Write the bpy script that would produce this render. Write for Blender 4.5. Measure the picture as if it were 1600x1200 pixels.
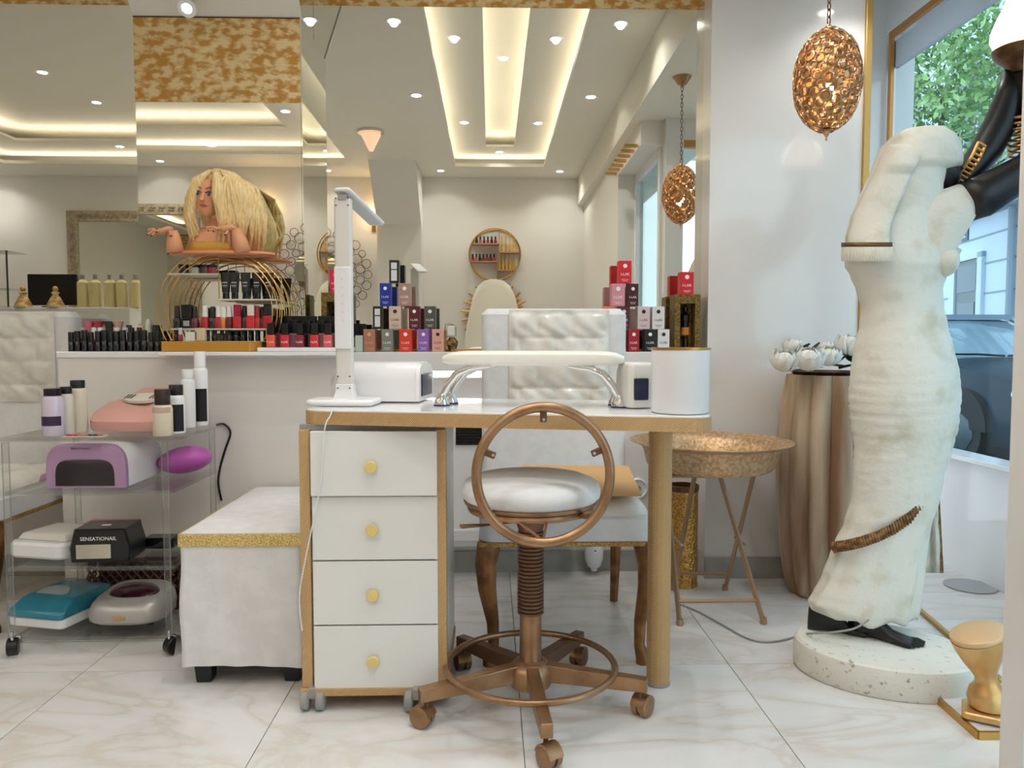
import bpy, bmesh, math, random
from mathutils import Matrix, Vector, Euler
random.seed(7)
R = math.radians
SC = bpy.context.scene
COL = SC.collection
for o in list(bpy.data.objects): bpy.data.objects.remove(o)

# ------------------------------------------------------------------ camera
H = 0.92; F = 1200.0
cam = bpy.data.cameras.new('camera'); cam.sensor_width = 36; cam.lens = 36*F/1600
cam.clip_start = 0.02; cam.clip_end = 200
camo = bpy.data.objects.new('camera', cam); COL.objects.link(camo)
camo.location = (0, 0, H)
camo.rotation_euler = (R(90) - math.atan(65/F), 0, -math.atan(33/F))
SC.camera = camo
CR = camo.rotation_euler.to_matrix()
def ray(u, v): return CR @ Vector(((u-800)/F, -(v-600)/F, -1))
def P(u, v, Y):                      # photo pixel + distance from the camera plane -> place in the room (metres)
    d = ray(u, v); t = Y/d.y
    return Vector((d.x*t, Y, H + d.z*t))
def PZ(u, v, z):                     # photo pixel + height -> place in the room
    d = ray(u, v); t = (z-H)/d.z
    return Vector((d.x*t, d.y*t, z))

# ------------------------------------------------------------------ world, exposure
w = bpy.data.worlds.new('overcast_sky'); SC.world = w; w.use_nodes = True
bg = w.node_tree.nodes['Background']; bg.inputs[0].default_value = (0.72, 0.87, 1.0, 1); bg.inputs[1].default_value = 2.3
vs = SC.view_settings; vs.view_transform = 'Standard'; vs.look = 'None'; vs.gamma = 1; vs.use_curve_mapping = False
vs.exposure = 0.28
SC.cycles.use_denoising = True
SC.cycles.sample_clamp_indirect = 4.0
SC.cycles.blur_glossy = 0.6
SC.cycles.max_bounces = 10; SC.cycles.diffuse_bounces = 4; SC.cycles.glossy_bounces = 5
SC.cycles.transmission_bounces = 8; SC.cycles.transparent_max_bounces = 24
SPOT_W = 16.0; COVE_W = 1.8

# ------------------------------------------------------------------ materials
def lin(c): return tuple(((x/255)/12.92 if x/255 <= .04045 else ((x/255+.055)/1.055)**2.4) for x in c)
MATS = {}
def mat(name, rgb, rough=.5, metal=0., rgb2=None, nscale=20., bump=0., bscale=80., coat=0., trans=0., emit=0., ior=1.45, kind='noise', lo=.4, hi=.6, alpha=1., stretch=None, sheen=0., spec=None, detail=4.):
    if name in MATS: return MATS[name]
    m = bpy.data.materials.new(name); m.use_nodes = True
    nt = m.node_tree; N = nt.nodes; L = nt.links; b = N['Principled BSDF']
    c = (*lin(rgb), 1)
    b.inputs['Base Color'].default_value = c; b.inputs['Roughness'].default_value = rough; b.inputs['Metallic'].default_value = metal
    b.inputs['IOR'].default_value = ior; b.inputs['Transmission Weight'].default_value = trans; b.inputs['Coat Weight'].default_value = coat
    b.inputs['Alpha'].default_value = alpha; b.inputs['Sheen Weight'].default_value = sheen
    if spec is not None: b.inputs['Specular IOR Level'].default_value = spec
    if emit: b.inputs['Emission Color'].default_value = c; b.inputs['Emission Strength'].default_value = emit
    tc = N.new('ShaderNodeTexCoord'); vec = tc.outputs['Object']
    if stretch:
        mp = N.new('ShaderNodeMapping'); mp.inputs['Scale'].default_value = stretch; L.new(vec, mp.inputs[0]); vec = mp.outputs[0]
    def tex(k, s):
        if k == 'voronoi':
            t = N.new('ShaderNodeTexVoronoi'); t.inputs['Scale'].default_value = s; L.new(vec, t.inputs['Vector']); return t.outputs['Distance']
        if k == 'wave':
            t = N.new('ShaderNodeTexWave'); t.inputs['Scale'].default_value = s; t.bands_direction = 'DIAGONAL'; L.new(vec, t.inputs['Vector']); return t.outputs['Fac']
        if k == 'magic':
            t = N.new('ShaderNodeTexMagic'); t.inputs['Scale'].default_value = s; L.new(vec, t.inputs['Vector']); return t.outputs['Fac']
        t = N.new('ShaderNodeTexNoise'); t.inputs['Scale'].default_value = s; t.inputs['Detail'].default_value = detail; L.new(vec, t.inputs['Vector']); return t.outputs['Fac']
    if rgb2:
        r = N.new('ShaderNodeValToRGB'); r.color_ramp.elements[0].position = lo; r.color_ramp.elements[1].position = hi
        r.color_ramp.elements[0].color = c; r.color_ramp.elements[1].color = (*lin(rgb2), 1)
        L.new(tex(kind, nscale), r.inputs[0]); L.new(r.outputs[0], b.inputs['Base Color'])
    if bump:
        bp = N.new('ShaderNodeBump'); bp.inputs['Strength'].default_value = bump; bp.inputs['Distance'].default_value = .004
        L.new(tex(kind if kind != 'noise2' else 'noise', bscale), bp.inputs['Height']); L.new(bp.outputs[0], b.inputs['Normal'])
    MATS[name] = m
    return m
def clear(name, tint=(235,245,240), refl=.1, rough=.02):
    if name in MATS: return MATS[name]
    m = bpy.data.materials.new(name); m.use_nodes = True; nt = m.node_tree; N = nt.nodes; L = nt.links
    N.remove(N['Principled BSDF']); out = N['Material Output']
    t = N.new('ShaderNodeBsdfTransparent'); t.inputs[0].default_value = (*lin(tint), 1)
    g = N.new('ShaderNodeBsdfGlossy'); g.inputs['Roughness'].default_value = rough
    mx = N.new('ShaderNodeMixShader'); lw = N.new('ShaderNodeLayerWeight'); lw.inputs[0].default_value = refl*2.0
    mu = N.new('ShaderNodeMath'); mu.operation = 'MULTIPLY_ADD'; mu.inputs[1].default_value = .6; mu.inputs[2].default_value = refl*.35
    L.new(lw.outputs['Fresnel'], mu.inputs[0]); L.new(mu.outputs[0], mx.inputs[0]); L.new(t.outputs[0], mx.inputs[1]); L.new(g.outputs[0], mx.inputs[2]); L.new(mx.outputs[0], out.inputs[0])
    MATS[name] = m; return m
def emis(name, rgb, s):
    m = mat(name, rgb, emit=s); return m

m_wall = mat('white_wall_paint', (226,222,217), .55, bump=.05, bscale=60)
m_ceil = mat('white_ceiling_paint', (226,222,212), .6)
m_panel = mat('glossy_white_panel', (224,220,216), .14, coat=.3)
m_white = mat('white_plastic', (232,232,234), .25)
m_whitegl = mat('gloss_white', (240,240,240), .12, coat=.3)
m_lacq = mat('white_lacquer', (226,226,224), .3)
m_mirror = mat('mirror_glass', (236,236,226), .0, 1.0)
m_goldleaf = mat('gold_leaf', (178,132,62), .45, .4, (214,194,148), 24., .9, 90., lo=.43, hi=.57, detail=15., stretch=(1,1,1.7))
m_brass = mat('brass', (196,154,84), .28, .9)
m_goldpaint = mat('gold_paint', (196,158,92), .4, .55)
m_goldwood = mat('gold_block', (196,146,62), .35, .35)
m_trim = mat('gold_texture_band', (178,138,92), .42, .3, (220,188,138), 210., .5, 210., kind='magic', lo=.3, hi=.75)
m_glitter = mat('gold_glitter', (190,160,90), .35, .6, (235,215,150), 300., .6, 300.)
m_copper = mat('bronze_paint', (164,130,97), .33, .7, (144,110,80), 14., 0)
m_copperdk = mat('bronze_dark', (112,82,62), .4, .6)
m_black = mat('black_plastic', (18,18,20), .3)
m_blackg = mat('black_gloss', (10,10,12), .08, coat=.4)
m_grey = mat('grey_plastic', (150,150,148), .4)
m_chrome = mat('chrome', (225,225,225), .06, 1.)
m_acryl = clear('clear_acrylic', (253,254,253), .07)
m_acryledge = clear('acrylic_edge', (247,249,247), .14)
m_glass = clear('window_glass', (240,248,248), .025)
m_plastic = clear('clear_plastic_cover', (253,253,253), .07, .10)
m_velvet = mat('white_velvet', (226,226,226), .85, rgb2=(220,220,221), nscale=26., bump=.2, bscale=60., sheen=.1, spec=.15)
m_quilt = mat('cream_quilted_fabric', (230,227,220), .35, rgb2=(220,215,204), nscale=14., bump=.2, bscale=30., coat=.5)
m_marble = None

# ------------------------------------------------------------------ mesh builder
I4 = Matrix.Identity(4)
def T(x, y, z): return Matrix.Translation((x, y, z))
def RX(a): return Matrix.Rotation(R(a), 4, 'X')
def RY(a): return Matrix.Rotation(R(a), 4, 'Y')
def RZ(a): return Matrix.Rotation(R(a), 4, 'Z')
class MB:
    def __init__(s, M=None): s.v = []; s.f = []; s.M = M or I4
    def add(s, vs, fs):
        n = len(s.v); s.v += [s.M @ Vector(p) for p in vs]; s.f += [tuple(i+n for i in f) for f in fs]; return s
    def box(s, x0, x1, y0, y1, z0, z1):
        return s.add([(x0,y0,z0),(x1,y0,z0),(x1,y1,z0),(x0,y1,z0),(x0,y0,z1),(x1,y0,z1),(x1,y1,z1),(x0,y1,z1)],
                     [(0,3,2,1),(4,5,6,7),(0,1,5,4),(1,2,6,5),(2,3,7,6),(3,0,4,7)])
    def cbox(s, c, d):
        return s.box(c[0]-d[0]/2, c[0]+d[0]/2, c[1]-d[1]/2, c[1]+d[1]/2, c[2]-d[2]/2, c[2]+d[2]/2)
    def loft(s, rings, cap=True, closed=False):
        n = len(rings[0]); vs = [p for r in rings for p in r]; fs = []
        k = len(rings)
        for i in range(k if closed else k-1):
            a = i*n; b = ((i+1) % k)*n
            for j in range(n): fs.append((a+j, a+(j+1) % n, b+(j+1) % n, b+j))
        if cap and not closed: fs.append(tuple(range(n-1, -1, -1))); fs.append(tuple((k-1)*n+j for j in range(n)))
        return s.add(vs, fs)
    def lathe(s, prof, n=24, c=(0,0,0)):
        return s.loft([[(c[0]+r*math.cos(2*math.pi*j/n), c[1]+r*math.sin(2*math.pi*j/n), c[2]+z) for j in range(n)] for r, z in prof])
    def cyl(s, r, z0, z1, n=20, c=(0,0,0)): return s.lathe([(r,z0),(r,z1)], n, c)
    def tube(s, pts, r, n=8, closed=False, cap=True, flat=1.):
        pts = [Vector(p) for p in pts]; k = len(pts); rings = []
        up = None
        for i in range(k):
            a = pts[(i-1) % k] if (closed or i) else pts[0]; b = pts[(i+1) % k] if (closed or i < k-1) else pts[-1]
            t = (b-a).normalized()
            if up is None:
                up = Vector((0,0,1)) if abs(t.z) < .9 else Vector((0,1,0))
            x = up.cross(t)
            if x.length < 1e-5: x = Vector((1,0,0)).cross(t)
            x.normalize(); y = t.cross(x); up = y
            rr = r[i] if isinstance(r, (list, tuple)) else r
            rings.append([pts[i] + x*rr*math.cos(2*math.pi*j/n) + y*rr*flat*math.sin(2*math.pi*j/n) for j in range(n)])
        return s.loft(rings, cap, closed)
    def ring(s, c, rad, r, axis='Y', n=40, m=8, ry=None):
        pts = []
        for i in range(n):
            a = 2*math.pi*i/n; x = rad*math.cos(a); y = (ry or rad)*math.sin(a)
            p = {'Y': (x, 0, y), 'Z': (x, y, 0), 'X': (0, x, y)}[axis]
            pts.append(Vector(c) + Vector(p))
        return s.tube(pts, r, m, closed=True)
    def ell(s, c, rad, n=20, m=12):
        rx, ry, rz = rad; rings = []
        for i in range(m+1):
            a = -math.pi/2 + math.pi*i/m; k = max(math.cos(a), .01)
            rings.append([(c[0]+rx*k*math.cos(2*math.pi*j/n), c[1]+ry*k*math.sin(2*math.pi*j/n), c[2]+rz*math.sin(a)) for j in range(n)])
        return s.loft(rings)
    def prism(s, poly, z0, z1):          # poly in XY
        return s.loft([[(x, y, z0) for x, y in poly], [(x, y, z1) for x, y in poly]])
    def rbox(s, x0, x1, y0, y1, z0, z1, r=.02, e=.005, n=5):    # rounded in plan, eased edges
        poly = []
        for cx, cy, a0 in ((x1-r,y1-r,0),(x0+r,y1-r,90),(x0+r,y0+r,180),(x1-r,y0+r,270)):
            for i in range(n+1):
                a = R(a0+90*i/n); poly.append((cx, cy, math.cos(a), math.sin(a)))
        def rg(z, d): return [(cx+(r-d)*c, cy+(r-d)*q, z) for cx, cy, c, q in poly]
        return s.loft([rg(z0, e), rg(z0+e, 0), rg(z1-e, 0), rg(z1, e)])
    def build(s, name, m, parent=None, smooth=40, bev=0, subd=0):
        me = bpy.data.meshes.new(name)
        if parent is not None: Wi = wmat(parent).inverted(); org = None
        else:
            xs = [p.x for p in s.v]; ys = [p.y for p in s.v]; zs = [p.z for p in s.v]
            org = Vector(((min(xs)+max(xs))/2, (min(ys)+max(ys))/2, min(zs))); Wi = Matrix.Translation(-org)
        me.from_pydata([Wi @ p for p in s.v], [], s.f); me.update()
        bm = bmesh.new(); bm.from_mesh(me); bmesh.ops.recalc_face_normals(bm, faces=bm.faces); bm.to_mesh(me); bm.free()
        if smooth:
            me.polygons.foreach_set('use_smooth', [True]*len(me.polygons)); me.set_sharp_from_angle(angle=R(smooth))
        me.materials.append(m)
        o = bpy.data.objects.new(name, me); COL.objects.link(o)
        if parent is not None: o.parent = parent
        else: o.location = org
        if bev:
            b = o.modifiers.new('bevel', 'BEVEL'); b.width = bev; b.segments = 2; b.limit_method = 'ANGLE'; b.angle_limit = R(40)
        if subd:
            b = o.modifiers.new('sub', 'SUBSURF'); b.levels = subd; b.render_levels = subd
        return o
def curve(pts, k=5):        # smooth run of points through the given ones
    pts = [Vector(p) for p in pts]; out = []
    for i in range(len(pts)-1):
        a, b, c, d = pts[max(i-1, 0)], pts[i], pts[i+1], pts[min(i+2, len(pts)-1)]
        for j in range(k):
            t = j/k; out.append(.5*((2*b)+(c-a)*t+(2*a-5*b+4*c-d)*t*t+(3*b-a-3*c+d)*t**3))
    return out+[pts[-1]]
def wmat(o):
    m = Matrix.LocRotScale(o.location, o.rotation_euler.to_quaternion(), o.scale)
    return wmat(o.parent) @ m if o.parent else m
def thing(name, label, cat, loc=(0,0,0), rz=0, group=None):
    o = bpy.data.objects.new(name, None); COL.objects.link(o); o.empty_display_size = .05
    o.location = loc; o.rotation_euler = (0, 0, R(rz)); return tag(o, label, cat, group)
def tag(o, label=None, cat=None, group=None, kind=None):
    if label: o['label'] = label
    if cat: o['category'] = cat
    if group: o['group'] = group
    if kind: o['kind'] = kind
    return o
def struct(o, label=None): return tag(o, label, None, None, 'structure')
def kids(o): return [c for c in COL.objects if c.parent is o]
def copy_tree(o, parent=None, kidmap=None):
    if kidmap is None:
        kidmap = {}
        for c in COL.objects:
            if c.parent: kidmap.setdefault(c.parent.name, []).append(c)
    c = o.copy(); COL.objects.link(c); c.parent = parent
    for k in kidmap.get(o.name, []): copy_tree(k, c, kidmap)
    return c
ORD = ['first','second','third','fourth','fifth','sixth','seventh','eighth','ninth','tenth','eleventh','twelfth','thirteenth','fourteenth','fifteenth','sixteenth','seventeenth','eighteenth','nineteenth','twentieth']
TXT = {}
def text(s, size, M, m, parent, name='lettering', bold=False):
    if s not in TXT:
        cu = bpy.data.curves.new('lettering', 'FONT'); cu.body = s; cu.align_x = 'CENTER'; cu.align_y = 'CENTER'; cu.size = 1; cu.extrude = .01
        cu.resolution_u = 2
        to = bpy.data.objects.new('t', cu); COL.objects.link(to)
        dg = bpy.context.evaluated_depsgraph_get(); TXT[s] = bpy.data.meshes.new_from_object(to.evaluated_get(dg)); bpy.data.objects.remove(to)
    me = TXT[s].copy(); me.name = name; me.materials.clear(); me.materials.append(m)
    o = bpy.data.objects.new(name, me); COL.objects.link(o)
    me.transform((wmat(parent).inverted() @ M) @ Matrix.Scale(size, 4)); o.parent = parent
    return o
def light(kind, name, parent, loc, power, color=(1,1,1), **kw):
    l = bpy.data.lights.new(name, kind); l.energy = power; l.color = color
    o = bpy.data.objects.new(name, l); COL.objects.link(o)
    for k, v in kw.items():
        if k != 'rot': setattr(l, k, v)
    Mw = T(*loc) @ (kw.get('rot') or I4)
    if parent: o.parent = parent; Mw = wmat(parent).inverted() @ Mw
    o.matrix_local = Mw
    return o
WARM = (1.0, .90, .76); COOL = (1.0, .992, .978)
# ================================================================== the room shell
YM = 3.05          # mirror wall
YB = -1.40         # wall behind the camera
ZC = 2.50          # flat ceiling
XL = -4.75; XP0 = -1.273; XP1 = -.684; YP = 2.84
XR0 = .834; XR1 = 1.43; YR = 2.94; XW = 1.90; YW = 3.68

# marble tiles
def marble():
    m = bpy.data.materials.new('white_marble_tile'); m.use_nodes = True; nt = m.node_tree; N = nt.nodes; L = nt.links; b = N['Principled BSDF']
    b.inputs['Roughness'].default_value = .22; b.inputs['Coat Weight'].default_value = .15
    tc = N.new('ShaderNodeTexCoord'); oi = N.new('ShaderNodeObjectInfo'); ad = N.new('ShaderNodeVectorMath'); ad.operation = 'MULTIPLY_ADD'
    cb = N.new('ShaderNodeCombineXYZ')
    for i in range(3): L.new(oi.outputs['Random'], cb.inputs[i])
    L.new(cb.outputs[0], ad.inputs[0]); ad.inputs[1].default_value = (37, 53, 11); L.new(tc.outputs['Object'], ad.inputs[2])
    n1 = N.new('ShaderNodeTexNoise'); n1.inputs['Scale'].default_value = 1.5; n1.inputs['Detail'].default_value = 6; n1.inputs['Distortion'].default_value = 1.4
    mp = N.new('ShaderNodeMapping'); mp.inputs['Rotation'].default_value = (0,0,.6); mp.inputs['Scale'].default_value = (1,2.4,1)
    L.new(ad.outputs[0], mp.inputs[0]); L.new(mp.outputs[0], n1.inputs[0])
    r = N.new('ShaderNodeValToRGB'); e = r.color_ramp.elements
    e[0].position = .0; e[0].color = (*lin((222,222,221)), 1); e[1].position = 1; e[1].color = (*lin((220,220,219)), 1)
    for p, c in ((.40,(222,221,220)),(.47,(217,214,210)),(.50,(210,204,197)),(.535,(218,216,213)),(.62,(224,224,223))):
        x = e.new(p); x.color = (*lin(c), 1)
    L.new(n1.outputs['Fac'], r.inputs[0]); L.new(r.outputs[0], b.inputs['Base Color'])
    return m
m_marble = marble()
m_grout = mat('grout', (150,146,140), .8)
fl = MB().box(XL-.1, XW+.1, YB-.1, YW+.2, -.12, -.006).build('floor', m_grout); struct(fl, 'white marble tiled floor with thin grey joints')
TS = .606; X0 = .073; Y0 = 2.135
tile_meshes = {}
for i in range(-8, 4):
    for j in range(-6, 4):
        x0 = max(X0+i*TS, XL); x1 = min(X0+(i+1)*TS, XW+.08); y0 = max(Y0+j*TS, YB); y1 = min(Y0+(j+1)*TS, YW+.1)
        if x1-x0 < .02 or y1-y0 < .02: continue
        key = (round(x1-x0, 3), round(y1-y0, 3))
        if key not in tile_meshes:
            t = MB().box(.0012, x1-x0-.0012, .0012, y1-y0-.0012, -.006, 0).build('tile', m_marble, smooth=0)
            tile_meshes[key] = t.data; bpy.data.objects.remove(t)
            me = tile_meshes[key]
            ox = min(v.co.x for v in me.vertices); oy = min(v.co.y for v in me.vertices); oz = max(v.co.z for v in me.vertices)
            me.transform(Matrix.Translation((.0012-ox, .0012-oy, -oz)))
        o = bpy.data.objects.new('tile', tile_meshes[key]); COL.objects.link(o); o.parent = fl
        o.location = Vector((x0, y0, 0)) - fl.location

# walls
struct(MB().box(XL, XR0+.05, YM, YM+.12, 0, 2.9).build('wall_front', m_wall, smooth=0))
struct(MB().box(XL-.12, XL, YB-.1, YM+.12, 0, 2.9).build('wall_left', m_wall, smooth=0))
struct(MB().box(XL-.1, .95, YB-.12, YB, 0, 2.9).build('wall_back', m_wall, smooth=0))
struct(MB().box(XR0, XR1, YR, YM+.12, 0, 2.9).build('wall_panel', m_panel, smooth=0), 'glossy white wall panel beside the mirror, gold strip at its edge')
struct(MB().box(XR1-.02, XW+.12, YW, YW+.12, 0, 2.9).build('wall_bay', m_panel, smooth=0))
# storefront wall : plinth, lintel, side wall towards the door
struct(MB().box(XW-.02, XW+.14, 1.46, YW+.1, 0, .455).box(XW-.02, XW+.14, 1.46, YW+.1, 2.38, 2.9).box(XW-.03, XW+.14, 1.46, 1.54, .455, 2.38).build('wall_right', m_panel, smooth=0), 'low white wall under the street window')
struct(MB().box(.9, 1.02, YB-.1, .62, 0, 2.9).build('wall_entrance', m_wall, smooth=0))
struct(MB().box(.9, 1.1, .62, 1.44, 2.10, 2.9).build('wall_door_head', m_wall, smooth=0))
# white post at the edge of the picture
p0 = P(1580, 600, 1.50)
struct(MB().box(p0.x, p0.x+.11, 1.42, 1.50, 0, 2.9).build('trim_1', m_panel, smooth=0, bev=.004), 'white door post at the edge of the picture')
# skirting
m_skirt = mat('grey_stone_skirting', (168,166,160), .35, rgb2=(150,147,140), nscale=6)
struct(MB().box(XL, -1.5, YM-.015, YM, 0, .085).build('baseboard_left', m_skirt, smooth=0))
struct(MB().box(-.53, XR0, YM-.015, YM, 0, .085).build('baseboard_front', m_skirt, smooth=0))
struct(MB().box(XR0-.002, XR1, YR-.014, YR, 0, .083).build('baseboard_right', m_skirt, smooth=0))
# lower wall block under the pilaster and its ledge
struct(MB().box(-1.51, -.53, 2.725, YM, 0, .868).build('wall_plinth', m_wall, smooth=0), 'white wall block under the mirrored pilaster')
struct(MB().box(-1.51, -.53, 2.712, 2.725, 0, .085).build('baseboard_plinth', m_skirt, smooth=0))
struct(MB().box(-1.515, -.525, 2.72, YM, .866, .888).build('trim_2', m_whitegl, smooth=0, bev=.003), 'white ledge under the nail polish display')
struct(MB().box(-.525, XR0, 2.895, YM, .812, .884).build('trim_3', m_lacq, smooth=0, bev=.003), 'white ledge carrying the two pyramids of polish boxes')
struct(MB().box(-.525, XR0, YM-.03, YM-.006, .884, .894).build('trim_4', m_goldpaint, smooth=0))

# mirrors (each with its dark edge)
m_edge = mat('mirror_edge', (40,52,46), .3)
def mirror(n, x0, x1, y, z0, z1, label):
    b = MB().box(x0, x1, y, y+.006, z0, z1).build('mirror_'+n, m_mirror, smooth=0); return struct(b, label)
ZB1 = P(800, 13, YM).z; ZB2 = P(110, 8, YM).z
mirror('main', XP1, XR0, YM-.006, .894, ZB1, 'large wall mirror above the ledge')
mirror('side', XL, XP0, YM-.006, .888, ZB2, 'wall mirror beside the pilaster')
struct(MB().box(XP1, XR0, YM-.008, YM, ZB1, 2.52).build('trim_5', m_goldleaf, smooth=0), 'gold leaf band above the large mirror')
struct(MB().box(XL, XP0, YM-.008, YM, ZB2, 2.52).build('trim_6', m_goldleaf, smooth=0), 'gold leaf band above the mirror behind the quilted chair')
# pilaster
struct(MB().box(XP0, XP1, YP+.006, YM, .888, 2.12).build('pilaster', m_edge, smooth=0), 'mirror clad pilaster')
zb = P(350, 160, YP).z; zt = P(350, 27, YP).z
mirror('pilaster_front', XP0+.001, XP1-.001, YP, .888, zb, 'mirror on the front of the pilaster')
struct(MB().box(XP0, XP1, YP-.002, YP+.006, zb, zt).build('trim_7', m_goldleaf, smooth=0), 'gold leaf panel at the top of the mirrored pilaster')
struct(MB().box(XP0, XP1, YP-.004, YP, zt-.004, zt).build('trim_8', mat('dark_line', (90,60,25), .4, .4), smooth=0))
def xmirror(n, x, y0, y1, z0, z1, t):
    return struct(MB().box(x, x+t, y0, y1, z0, z1).build('mirror_'+n, m_mirror, smooth=0))
xmirror('pilaster_side', XP1, YP, YM-.006, .888, zt, .005)
# sloping haunch above the pilaster (white underside, mirrored cheek)
hz = ZC-zt
def yzprism(mb, x0, x1, poly): return mb.loft([[(x0, y, z) for y, z in poly], [(x1, y, z) for y, z in poly]])
HP = [(YP, zt+.001), (YM, zt+.001), (YM, ZC), (YP-hz, ZC)]
struct(yzprism(MB(), XP0, XP1, HP).build('haunch_front', m_ceil, smooth=0), 'sloping white haunch above the pilaster')
struct(yzprism(MB(), XP1, XP1+.004, [(YP+.012, zt), (YM-.008, zt), (YM-.008, ZC), (YP-hz+.02, ZC)]).build('mirror_cheek', m_mirror, smooth=0))
struct(yzprism(MB(), XP1, XP1+.008, [(YP, zt), (YP+.014, zt), (YP-hz+.014, ZC), (YP-hz, ZC)]).build('trim_9', m_ceil, smooth=0))
# opposite pillar with haunch behind the camera
struct(yzprism(MB(), -1.06, -.65, [(YB, 0), (YB+.22, 0), (YB+.22, 2.02), (YB+.72, ZC), (YB, ZC)]).build('pillar_back', m_wall, smooth=0), 'white pillar with sloping head behind the camera')

# ceiling with coffered trays
def plate(mb, x0, x1, y0, y1, hx0, hx1, hy0, hy1, z0, z1):
    mb.box(x0, hx0, y0, y1, z0, z1).box(hx1, x1, y0, y1, z0, z1).box(hx0, hx1, y0, hy0, z0, z1).box(hx0, hx1, hy1, y1, z0, z1)
TA = (-.318, .480, -.93, 2.6); TA2 = (-.04, .203, -.62, 2.45)
TL = (-4.30, -1.25, -.92, 2.62); TL2 = (-3.95, -1.60, -.52, 2.3)
c = MB()
plate(c, -1.15, .95, YB-.1, YM+.1, *TA, ZC, ZC+.03)
plate(c, XL-.1, -1.15, YB-.1, YM+.1, *TL, ZC, ZC+.03)
plate(c, TA[0]-.14, TA[1]+.14, TA[2]-.14, TA[3]+.14, *TA2, 2.60, 2.62)
plate(c, TL[0]-.14, TL[1]+.14, TL[2]-.14, TL[3]+.14, *TL2, 2.60, 2.62)
c.box(XL-.1, XW+.2, YB-.2, YW+.2, 2.72, 2.78)
struct(c.build('ceiling', m_ceil, smooth=0), 'white coffered ceiling with lit coves')
struct(MB().box(.84, 1.46, YB-.1, YW+.1, 2.245, 2.72).build('soffit', m_ceil, smooth=0), 'lower white ceiling over the window bay')

# cove LED strips (real lamps lying in the coves)
m_led = emis('led_strip', (255,236,200), 3.0)
def led(label, x0, x1, y0, y1, z):
    o = MB().box(x0, x1, y0, y1, z, z+.008).build('led_strip', m_led, smooth=0); tag(o, label, 'light strip', 'cove light strips')
    lx = max(x1-x0, .02); ly = max(y1-y0, .02)
    light('AREA', 'led_light', o, ((x0+x1)/2, (y0+y1)/2, z+.012), COVE_W*max(lx, ly), (1., .92, .78), shape='RECTANGLE', size=lx, size_y=ly, rot=RX(180))
for (t, z) in ((TA, ZC+.032), (TA2, 2.622), (TL, ZC+.032), (TL2, 2.622)):
    d = .045; w_ = ('outer' if z < 2.6 else 'inner')+' cove of the '+('central ceiling tray' if t[0] > -1 else 'ceiling tray behind the doll'); LB = 'warm LED strip along the '
    led(LB+'chair-side edge, '+w_, t[0]-d-.02, t[0]-d, t[2], t[3], z); led(LB+'window-side edge, '+w_, t[1]+d, t[1]+d+.02, t[2], t[3], z); led(LB+'far end, '+w_, t[0], t[1], t[2]-d-.02, t[2]-d, z)

# recessed downlights
m_lampface = emis('downlight_glow', (255,248,236), 22.0)
def downlight(x, y, z, pw=1., lab='round recessed downlight in the white ceiling'):
    t = thing('downlight', lab, 'light', (x, y, z), 0, 'recessed ceiling downlights')
    b = MB(T(x, y, z)); b.lathe([(.031,-.001),(.043,-.003),(.045,0),(.031,.0)], 24).build('trim_ring', m_white, t)
    MB(T(x, y, z)).lathe([(.03,-.0015),(.0005,-.0045)], 24).build('lamp_face', m_lampface, t)
    light('SPOT', 'downlight_beam', t, (x, y, z-.006), SPOT_W*pw, COOL, spot_size=R(140), spot_blend=.9, shadow_soft_size=.022)
for x, y in ((-.2, 1.74), (.363, 1.74), (-.2, .1), (.365, .1), (.08, -.80)): downlight(x, y, 2.60)
downlight(.083, 1.11, 2.72)
for x, y in ((-.475, 1.06), (.647, 1.06), (-.46, -1.1), (.64, -1.1), (-.475, 2.2), (.647, 2.2)): downlight(x, y, ZC)
for u, v in ((68,114), (152,161)): q = P(u, v, 5.2); k = (2.72-H)/(q.z-H); downlight(q.x*k, 2*YM-q.y*k, 2.72)
for x, y in ((-2.6, 2.55), (-3.4, 1.2), (-2.2, .2)): downlight(x, y, 2.72 if y < 2.2 else 2.6)
for u, v in ((189,248), (5,275)): q = P(u, v, 5.2); k = (ZC-H)/(q.z-H); downlight(q.x*k, max(2*YM-q.y*k, YB+.25), ZC if u < 100 else 2.6)
for u, v in ((330,227), (267,261)): q = P(u, v, 5.2); k = ((2.6 if u > 300 else ZC)-H)/(q.z-H); downlight(q.x*k, max(2*YP-q.y*k, YB+.2), 2.6 if u > 300 else ZC)
q = P(446, 174, 5); k = (ZC-H)/(q.z-H); downlight(q.x*k, 2*YP-q.y*k, ZC)
downlight(-1.5, -1.12, ZC)
downlight(.98, -.9, 2.245); downlight(1.35, 2.75, 2.245, .6)
dl = {}
for o in COL.objects:
    if o.get('group') == 'recessed ceiling downlights':
        x, y, z = o.location
        dl.setdefault('low ceiling over the window bay' if x > .84 else 'recessed central tray' if x > -.4 and z > 2.55 and x < .5 else 'flat ceiling round the central tray' if x > -1.2 else 'ceiling bay behind the doll', []).append(o)
for k_, l_ in dl.items():
    for i_, o in enumerate(sorted(l_, key=lambda o: (-o.location.y, o.location.x))): o['label'] = f'{ORD[i_]} round downlight from the mirror wall, {k_}'
# downlight set in the sloping haunch
q = P(292, 13, YP-.07); t = thing('downlight', 'small recessed downlight in the sloping haunch above the gold leaf panel', 'light', q)
MB(T(*q) @ RX(-45)).lathe([(.022,-.002),(.032,-.003),(.033,0),(.022,0)], 20).build('trim_ring', m_white, t)
MB(T(*q) @ RX(-45)).lathe([(.022,-.0015),(.0005,-.004)], 20).build('lamp_face', m_lampface, t)

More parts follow.
